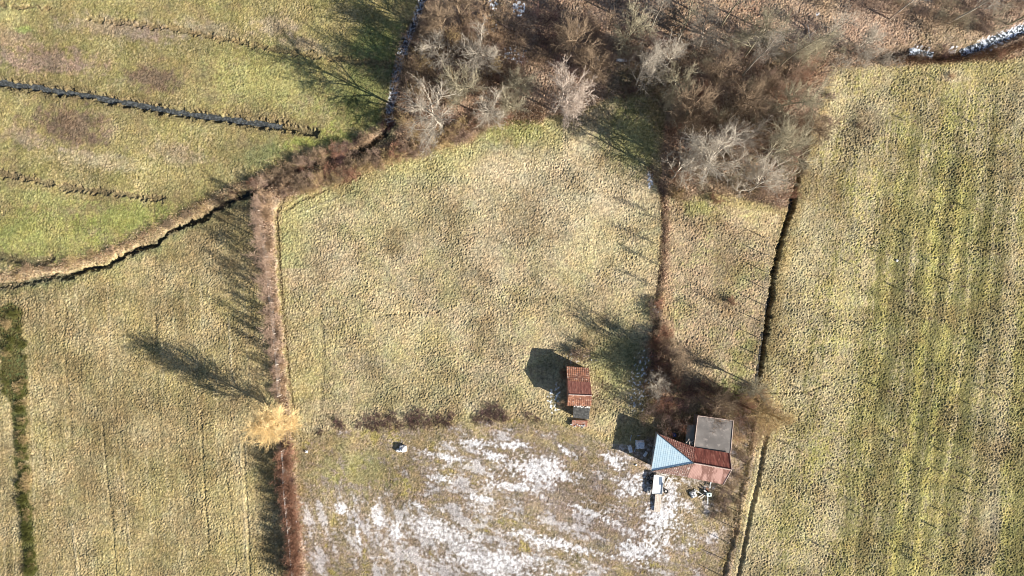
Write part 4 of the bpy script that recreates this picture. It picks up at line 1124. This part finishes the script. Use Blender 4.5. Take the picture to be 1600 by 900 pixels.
def inset(pts, d):
    c = sum((Vector((p.x, p.y, 0)) for p in pts), Vector()) / len(pts)
    return [Vector((p.x, p.y, 0)) + (c - Vector((p.x, p.y, 0))).normalized() * d for p in pts]


ring = inset([nw, sw, lo_w, lo_e, up_e, ne_e], .5)
mb = MB(); mb.prism([(p.x, p.y) for p in ring], -.3, EV - .12); mb.build('wall', M_wall, house)
# gable filling under the right-hand verge
g0 = ring[4]; g1 = ring[3]; gm = Vector((rid_e.x - .45, rid_e.y, 0))
mb = MB()
thk = Vector((-.2, 0, 0)); idx = [g0, g1, gm]
vs_ = [Vector((g0.x, g0.y, EV - .12)), Vector((g1.x, g1.y, EV - .12)), Vector((gm.x, gm.y, RG - .15))]
mb.v += vs_ + [v + thk for v in vs_]; mb.f += [[0, 1, 2], [5, 4, 3], [0, 3, 4, 1], [1, 4, 5, 2], [2, 5, 3, 0]]
mb.build('gable', M_brick, house)
# doors and windows on the lower wall and the left wall
def on_wall(a, b, t, zc, w, h, name, mat, frame=True):
    d = (b - a); d.z = 0; d.normalize(); nrm = Vector((d.y, -d.x, 0))
    cen = sum(ring, Vector()) / len(ring)
    p = a.lerp(b, t)
    if (p - cen).dot(nrm) < 0: nrm = -nrm
    rz = math.atan2(d.y, d.x)
    m_ = MB(); m_.box(p + nrm * .03 + Vector((0, 0, zc)), (w, .05, h), rz); o = m_.build(name, mat, house)
    if frame:
        f = MB()
        for sx in (-1, 1): f.box(p + d * sx * (w / 2 + .05) + nrm * .04 + Vector((0, 0, zc)), (.09, .09, h + .18), rz)
        for sz_ in (-1, 1): f.box(p + nrm * .045 + Vector((0, 0, zc + sz_ * (h / 2 + .045))), (w, .09, .09), rz)
        fo = f.build('frame', M_white2, house); fo.parent = o; fo.matrix_parent_inverse.identity()
        fo.location = (0, 0, 0)
on_wall(ring[2], ring[3], .35, 1.5, 1.0, 1.1, 'window', M_glass)
on_wall(ring[2], ring[3], .72, 1.0, 1.1, 2.0, 'door', M_gdark)
on_wall(ring[1], ring[2], .35, 1.0, .9, 2.0, 'door', M_wood)
on_wall(ring[0], ring[1], .5, 1.5, 1.1, 1.1, 'window', M_glass)
# chimney-less; flat-roofed annexe
ab = W(1115, 680, 2.9); ab.z = 0
annex = [W(1090.5, 649.5, 2.95), W(1146, 657, 2.85), W(1141.5, 708, 2.8), W(1084.5, 698.5, 2.9)]
roof_face('flat_roof', annex[0], annex[1], annex[2], annex[3], M_felt, house, 'flat', 24, 24, .12, label='grey felt flat roof of the annexe')
rr = [Vector((p.x, p.y, 0)) for p in annex]; c0 = sum(rr, Vector()) / 4
rr = [p + (c0 - p).normalized() * .35 for p in rr]
mb = MB(); mb.prism([(p.x, p.y) for p in rr], -.3, 2.62); mb.build('annexe_wall', M_wall, house)
mb = MB()
for a_, b_ in ((annex[0], annex[1]), (annex[1], annex[2]), (annex[3], annex[0])):
    mb.bar(a_ + Vector((0, 0, .05)), b_ + Vector((0, 0, .05)), .055, .055, 4)
mb.build('roof_edging', M_ridge, house)
lean = [W(1073.5, 664, 2.3), W(1086, 664, 2.45), W(1083.5, 697, 2.5), W(1070.5, 694, 2.3)]
roof_face('lean_to_roof', lean[0], lean[1], lean[2], lean[3], M_olive, house, 'flat', 12, 24, .08, label='narrow grey-green lean-to roof')
mb = MB()
for p in lean[:1] + lean[3:]: mb.box(Vector((p.x + .1, p.y, p.z / 2 - .1)), (.12, .12, p.z - .15))
mb.build('lean_to_post', M_wood, house)
# boards lying on the lean-to
lb0 = W(1078, 690, 2.5)
for i, (dx, dy, an, L, lb) in enumerate([(-.35, .1, .9, 1.0, 'leftmost pale board on the lean-to roof'), (.1, .0, 2.2, 1.1, 'middle pale board on the lean-to roof'), (.45, .15, .5, .9, 'rightmost pale board on the lean-to roof'), (-.1, -.3, 1.5, .7, 'short pale board nearest the red roof, on the lean-to roof')]):
    m_ = MB(); m_.box(lb0 + Vector((dx, dy, .05 + .05 * i)), (L, .10, .035), an)
    single(m_, 'board', M_post, lb0 + Vector((dx, dy, .05)), lb, 'board', 'boards on the lean-to roof')
mb = MB(); p = W(1054, 680, .9); mb.bar(p - Vector((0, 0, .9)), p, .29, .29, 14); single(mb, 'barrel', M_blueplastic, (p.x, p.y, 0), 'blue plastic barrel in the shade above the red tiled slope', 'barrel')

# ------------------------------------------------------------------ the shed
sb = W(904, 605, 2); sb.z = 0
shed = empty('shed', sb, 'small shed with an orange and dark red rusty roof', 'shed')
E2, R2 = 2.8, 3.6
s_nw = W(885, 572, E2); s_ne = W(920, 575, E2); s_rw = W(888.5, 616.5, R2); s_re = W(925, 618, R2); s_lw = W(886, 633.5, E2 - .1); s_le = W(924, 634, E2 - .1)
m1 = s_nw.lerp(s_rw, .52); m2 = s_ne.lerp(s_re, .52)
roof_face('sheet_roof_slope', s_rw, s_re, m2, m1, M_shedred, shed, 'sheet', 110, 10, label='dark red upper sheet')
roof_face('tiled_roof_slope', m1 - Vector((0, 0, .05)), m2 - Vector((0, 0, .05)), s_ne, s_nw, M_orange, shed, 'tile', 80, 40, label='orange old tiles')
roof_face('tiled_roof_slope', s_rw, s_re, s_le, s_lw, M_orange, shed, 'tile', 80, 40, label='pale orange lower slope')
mb = MB()
for i in range(14):
    p = s_rw.lerp(s_re, (i + .5) / 14) + Vector((0, 0, .07)); mb.bar(p - Vector((.13, 0, 0)), p + Vector((.12, 0, 0)), .06, .085)
mb.build('ridge_cap', M_ridge, shed)
q = inset([s_nw, s_ne, s_le, s_lw], .35)
mb = MB(); mb.prism([(p.x, p.y) for p in q], -.3, E2 - .1); mb.build('wall', M_brick, shed)
mb = MB()
for ex, (a_, b_, c_) in (('w', (q[0], q[3], s_rw)), ('e', (q[1], q[2], s_re))):
    sgn = 1 if ex == 'w' else -1
    n0 = len(mb.v); t_ = Vector((.15 * sgn, 0, 0)); gx0 = a_.x if ex == 'w' else a_.x
    vv = [Vector((a_.x, a_.y, E2 - .1)), Vector((b_.x, b_.y, E2 - .1)), Vector(((a_.x + b_.x) / 2, c_.y, R2 - .1))]
    mb.v += vv + [v + t_ for v in vv]; mb.f += [[n0, n0 + 1, n0 + 2], [n0 + 5, n0 + 4, n0 + 3], [n0, n0 + 3, n0 + 4, n0 + 1], [n0 + 1, n0 + 4, n0 + 5, n0 + 2], [n0 + 2, n0 + 5, n0 + 3, n0]]
mb.build('gable', M_wood, shed)
# dark box-like hut below the shed
cb = W(907, 650, 1); cb.z = 0
hut = empty('hutch', cb, 'square hut with a dark felt lid and white rim below the shed', 'hut')
kq = [W(896, 635, 1.5), W(922, 637.5, 1.5), W(920, 655, 1.45), W(895.5, 652.5, 1.45)]
mb = MB(); mb.prism([(p.x, p.y) for p in inset(kq, .12)], -.2, 1.38); mb.build('wall', M_wood, hut)
roof_face('roof', kq[0], kq[1], kq[2], kq[3], M_dark, hut, 'flat', 10, 10, .08)
mb = MB()
for i in range(9):
    p = kq[0].lerp(kq[1], (i + .5) / 9); mb.box(p + Vector((random.uniform(-.05, .05), random.uniform(.0, .22), .06)), (random.uniform(.2, .36), random.uniform(.12, .26), .07), random.uniform(-.4, .4))
mb.build('roof_edge_stone', M_white2, hut)
cb2 = W(905, 660, .4); cb2.z = 0
sstep_ = empty('brick_step', cb2, 'low brick plinth with white rubble at the foot of the dark hut', 'plinth')
kq = [W(894, 656.5, .5), W(918.5, 657.5, .5), W(917, 667, .45), W(893, 666, .45)]
mb = MB(); mb.prism([(p.x, p.y) for p in kq], -.2, .45); mb.build('plinth', M_brick, sstep_)
mb = MB()
for i in range(16):
    p = kq[3].lerp(kq[2], random.random() * .95); mb.box(p + Vector((random.uniform(-.2, .1), random.uniform(-.15, .35), .06)), (random.uniform(.12, .34), random.uniform(.08, .16), .08), random.uniform(-.6, .6))
mb.build('rubble', M_white2, sstep_)

# ------------------------------------------------------------------ yard clutter
def gz(p): return ground_z(p.x, p.y)

def rot2(x, y, a): return x * math.cos(a) - y * math.sin(a), x * math.sin(a) + y * math.cos(a)

# white flat trailer-like cart
p = W(1028, 757, .6); g = gz(p)
cart = empty('white_cart', (p.x, p.y, g), 'white flat-topped cart standing against the lower house wall', 'cart')
a = -.10
def loc(x, y, z): X_, Y_ = rot2(x, y, a); return Vector((p.x + X_, p.y + Y_, g + z))
mb = MB(); mb.box(loc(0, 0, .62), (1.55, 2.9, .08), a); mb.build('deck', M_white, cart, bevel=.015)
mb = MB()
for x, y, sx, sy in ((-.76, 0, .05, 2.9), (.76, -.55, .05, 1.8), (0, -1.43, 1.47, .05), (0, 1.43, 1.47, .05)): mb.box(loc(x, y, .73), (sx, sy, .14), a)
mb.build('side_rail', M_white, cart)
mb = MB(); mb.box(loc(.38, .6, .675), (.45, 1.2, .03), a + .06); mb.build('deck_shade', noise_mat('slate_blue_shade', (.13, .18, .26), (.18, .24, .33), 3, .5), cart)  # dark sheet painted as the shadowed dip in the white deck
for x in (-.6, .6):
    for y in (-1.2, 1.2):
        mb = MB(); mb.bar(loc(x, y, 0), loc(x, y, .58), .04); mb.build('leg', M_metal, cart)
# plank ramp
p = W(1027.5, 786, .25); g = gz(p)
mb = MB()
for i in range(4): 
    X_, Y_ = rot2(-.36 + .24 * i, 0, -.08); mb.box((p.x + X_, p.y + Y_, g + .30 + .01 * (i % 2)), (.225, 2.7 + .1 * (i % 2), .05), -.08, (.03, 0))
for y in (-1, 0, 1): mb.box((p.x + .08 * y, p.y + y, g + .13), (.9, .12, .26), -.08)
single(mb, 'plank_ramp', M_post, (p.x, p.y, g), 'pale plank walkway leading down from the white cart', 'ramp')
# tyres
for px, py, z0, tl, lb in ((1012, 746.5, .0, .1, 'tyre lying left of the cart, in the middle of three'), (1017, 753, 0, .0, 'tyre nearest the left edge of the white cart'), (1019.5, 742.5, .0, .2, 'tyre by the house corner above the other two left of the cart'),
                            (1040.5, 767.5, .12, .0, 'lone black tyre at the lower right of the white cart')):
    p = W(px, py, .2); g = gz(p)
    t = empty('tyre', (p.x, p.y, g), lb, 'tyre', 'tyres around the white cart')
    m_ = MB(); m_.torus((p.x, p.y, g + .16 + z0), .26, .095, tilt=(tl, 0)); m_.build('tread', M_tyre, t, True)
    m_ = MB(); m_.torus((p.x, p.y, g + .15 + z0), .165, .03, tilt=(tl, 0)); m_.build('rim', M_metal, t, True)
# boards and lattice right of the cart
for i, (px, py, an, L, lb) in enumerate([(1038.5, 747, 1.35, 1.6, 'pale board leaning nearest the right side of the white cart'), (1042, 752, 1.15, 1.5, 'pale board second from the white cart'),
                                         (1045.5, 754, 1.0, 1.5, 'pale board third from the white cart'), (1038, 741.5, -.12, 1.3, 'white board along the house wall above the cart')]):
    p = W(px, py, .2); g = gz(p); m_ = MB(); m_.box((p.x, p.y, g + .2 + .06 * i), (L, .12, .04), an, (0, .08)); single(m_, 'board', M_white2, (p.x, p.y, g), lb, 'board', 'boards beside the white cart')
# concrete blocks with holes
for i, (px, py, lb) in enumerate([(1014, 763.5, 'upper of two grey hollow blocks left of the cart'), (1013.5, 768.5, 'lower of two grey hollow blocks left of the cart')]):
    p = W(px, py, .2); g = gz(p); m_ = MB()
    for dx in (-.24, 0, .24): m_.box((p.x + dx, p.y, g + .16), (.06, .3, .32))
    for dy in (-.17, .17): m_.box((p.x, p.y + dy, g + .16), (.54, .06, .318))
    single(m_, 'hollow_block', M_white2, (p.x, p.y, g), lb, 'block', 'hollow blocks by the cart')
# tarpaulined heaps in the shade left of the house
def tarp(px, py, sx, sy, h, an, label, seed, mat=M_tarp):
    r = random.Random(seed); p = W(px, py, h); g = gz(p); n = 18; V = []; F = []
    for j in range(n + 1):
        for i in range(n + 1):
            u = i / n * 2 - 1; v = j / n * 2 - 1
            e = max(abs(u), abs(v)); hh = h * (1 - sstep(.72, 1.0, np.array(e))) + .06 * math.sin(u * 9 + seed) * (1 - e) + .04 * math.sin(v * 11 + u * 4)
            if abs(u + .15) < .12: hh -= .16 * (1 - e)
            X_, Y_ = rot2(u * sx / 2 * (1 + .06 * math.sin(v * 5 + seed)), v * sy / 2 * (1 + .06 * math.sin(u * 6)), an)
            V.append((p.x + X_, p.y + Y_, g + float(hh)))
    F = [(j * (n + 1) + i, j * (n + 1) + i + 1, (j + 1) * (n + 1) + i + 1, (j + 1) * (n + 1) + i) for j in range(n) for i in range(n)]
    o = mesh_np('covered_heap', np.array(V), F, mat, smooth=True, loc=(p.x, p.y, g)); return tag(o, label, 'tarpaulin')
tarp(1001.5, 696, 1.45, 1.35, .8, .05, 'larger bluish-white tarpaulined heap in the house shade', 1)
tarp(985.5, 702.5, .6, 1.2, .55, .25, 'narrow bluish-white tarpaulined heap left of the larger one', 2)
tarp(1009, 710.5, .4, .9, .4, -.6, 'small pale crumpled sheet near the corner of the blue roof', 3)
for i, (px, py, an, L, lb) in enumerate([(985.5, 684.5, 1.3, 1.0, 'grey pole lying above the narrow heap'), (998, 681, .05, .5, 'short white bar above the larger heap'), (992.5, 702, 1.25, .9, 'pale bar between the two heaps')]):
    p = W(px, py, .3); g = gz(p); m_ = MB(); m_.box((p.x, p.y, g + .3), (L, .10, .06), an, (0, .1)); m_.box((p.x, p.y, g + .14), (.1, .1, .28)); single(m_, 'bar', M_metal, (p.x, p.y, g), lb, 'bar')
# scrap heap below the house
for i, (px, py, L, w, an, mt, lb) in enumerate([
        (1096.5, 774, 1.2, .10, .55, M_white2, 'white bar, upper of two sloping side by side in the scrap below the house'), (1098.5, 776.5, 1.0, .10, .62, M_white2, 'white bar, lower of two sloping side by side in the scrap below the house'),
        (1106, 782.5, 1.0, .13, 1.55, M_white, 'upright-lying mint-white board at the bottom of the scrap'), (1110, 758, .9, .16, 1.35, M_white, 'white board leaning at the house eave above the scrap'),
        (1102, 767.5, .6, .2, -.7, M_white2, 'short white slab in the middle of the scrap'), (1105.5, 764.5, .7, .18, -.9, M_orange, 'orange-brown plank end in the scrap'),
        (1091, 769, 1.0, .08, -.35, M_metal, 'thin grey rail left of the white bars in the scrap'), (1088, 766, .9, .08, -.45, M_metal, 'thin grey rail nearest the house in the scrap')]):
    p = W(px, py, .3); g = gz(p); m_ = MB(); m_.box((p.x, p.y, g + .22 + .04 * i), (L, w, .05), an, (0, .12)); m_.box((p.x, p.y, g + .1), (.12, .12, .2)); single(m_, 'scrap_piece', mt, (p.x, p.y, g), lb, 'scrap')
p = W(1108, 773, .5); g = gz(p)
basin = empty('old_appliance', (p.x, p.y, g), 'mint-white old appliance with a dark round hole in the scrap below the house', 'appliance')
mb = MB(); mb.box((p.x, p.y, g + .3), (.75, .6, .6), .1); mb.build('case', noise_mat('mint_enamel', (.60, .74, .70), (.72, .84, .80), 3, .4), basin, bevel=.05)
mb = MB(); mb.bar((p.x + .05, p.y, g + .56), (p.x + .05, p.y, g + .62), .13, .13, 14); mb.build('hole_cover', M_tyre, basin)
# crumpled pale sheeting heap left in the scrap
tarp(1084, 773, .95, 1.1, .35, .4, 'crumpled greyish-white sheeting left in the scrap below the house', 5, M_white2)
# white rock in the yard
def rock(px, py, s, seed, label, mat=M_white2, name='rock'):
    import bmesh
    r = random.Random(seed); p = W(px, py, .3); g = gz(p)
    bm = bmesh.new(); bmesh.ops.create_icosphere(bm, subdivisions=3, radius=1)
    for v in bm.verts:
        k = 1 + .16 * math.sin(v.co.x * 4 + seed) * math.cos(v.co.y * 5) + .10 * math.sin(v.co.z * 9 + v.co.x * 7)
        v.co = Vector((v.co.x * s[0], v.co.y * s[1], v.co.z * s[2])) * k
        v.co.z += s[2] * .4
    me = bpy.data.meshes.new(name); bm.to_mesh(me); bm.free(); me.materials.append(mat)
    o = bpy.data.objects.new(name, me); col.objects.link(o); o.location = (p.x, p.y, g); return tag(o, label, 'rock')
M_rock = noise_mat('pale_stone', (.58, .57, .58), (.76, .75, .77), 3, .9, c3=(.35, .33, .33), scale3=6, bump=.5)
rock(630, 701, (.62, .55, .55), 1, 'big whitish stone alone in the grass of the yard', M_rock)
rock(622, 704, (.4, .28, .3), 4, 'smaller grey stone touching the big whitish one', M_rock)
rock(461, 816, (.28, .22, .2), 2, 'small white stone at the foot of the left fence', M_rock)
rock(994, 727, (.2, .15, .12), 3, 'small pale stone left of the blue roof', M_rock)
rock(1403, 407, (.2, .2, .15), 6, 'small white stone in the right field', M_rock)
rock(478, 706, (.25, .2, .18), 7, 'small white stone right of the golden tree', M_rock)
# fallen trunks in the wood
for px0, py0, px1, py1, rr_, lb in ((748, 20, 815, 55, .22, 'dark fallen trunk across the frosty hollow'), (1260, 40, 1268, 72, .10, 'thin pale leaning stem above the thicket')):
    a_ = W(px0, py0); b_ = W(px1, py1); z0 = gz(a_); z1 = gz(b_); m_ = MB()
    pts = [a_.lerp(b_, k / 6) + Vector((random.uniform(-.1, .1), random.uniform(-.1, .1), z0 + (z1 - z0) * k / 6 + .25)) for k in range(7)]
    for k in range(6): m_.bar(pts[k], pts[k + 1], rr_ * (1 - .08 * k), rr_ * (1 - .08 * (k + 1)), 8)
    m_.bar(pts[3], pts[3] + Vector((.8, .7, .4)), .06, .03)
    single(m_, 'fallen_trunk', BARK['dark'] if rr_ > .2 else BARK['pale'], (a_.x, a_.y, z0), lb, 'log')

# ------------------------------------------------------------------ fences
def fence(line, spacing, h, label, seed):
    r = random.Random(seed)
    P = [W(*p) for p in line]; cum = [0]
    for i in range(len(P) - 1): cum.append(cum[-1] + (P[i + 1] - P[i]).length)
    n = int(cum[-1] / spacing); tops = []
    g0 = gz(P[0]); root = empty('wire_fence', (P[0].x, P[0].y, g0), label, 'fence')
    for k in range(n + 1):
        s = k * spacing; i = max(j for j in range(len(P) - 1) if cum[j] <= s)
        q_ = P[i].lerp(P[i + 1], (s - cum[i]) / (cum[i + 1] - cum[i])); g = gz(q_)
        hh = h * r.uniform(.93, 1.05); top = Vector((q_.x + r.gauss(0, .05), q_.y + r.gauss(0, .05), g + hh))
        m_ = MB(); m_.bar((q_.x, q_.y, g - .3), top, .062, .052, 7); m_.build('post', M_post, root)
        tops.append((Vector((q_.x, q_.y, g)), top))
    m_ = MB()
    for f in (.25, .5, .75, .95):
        for k in range(len(tops) - 1):
            m_.bar(tops[k][0].lerp(tops[k][1], f), tops[k + 1][0].lerp(tops[k + 1][1], f), .008, .008, 3)
    m_.build('wire', M_wire, root)


fence([(410, 330), (424, 430), (436, 545), (442, 630)], 2.4, 2.1, 'wire fence with slim posts on the overgrown strip above the golden tree', 1)
fence([(447, 700), (452, 775), (459, 845), (466, 940)], 2.4, 2.3, 'wire fence with pale slanting posts on the strip below the golden tree', 2)
fence([(1196, 372), (1192, 470), (1180, 560), (1170, 620)], 2.6, 1.9, 'wire fence with slim posts along the long trench', 3)
fence([(1176, 700), (1166, 760), (1155, 828), (1148, 855), (1140, 880), (1128, 940)], 2.6, 2.3, 'wire fence on the tan path at the lower right of the yard', 4)
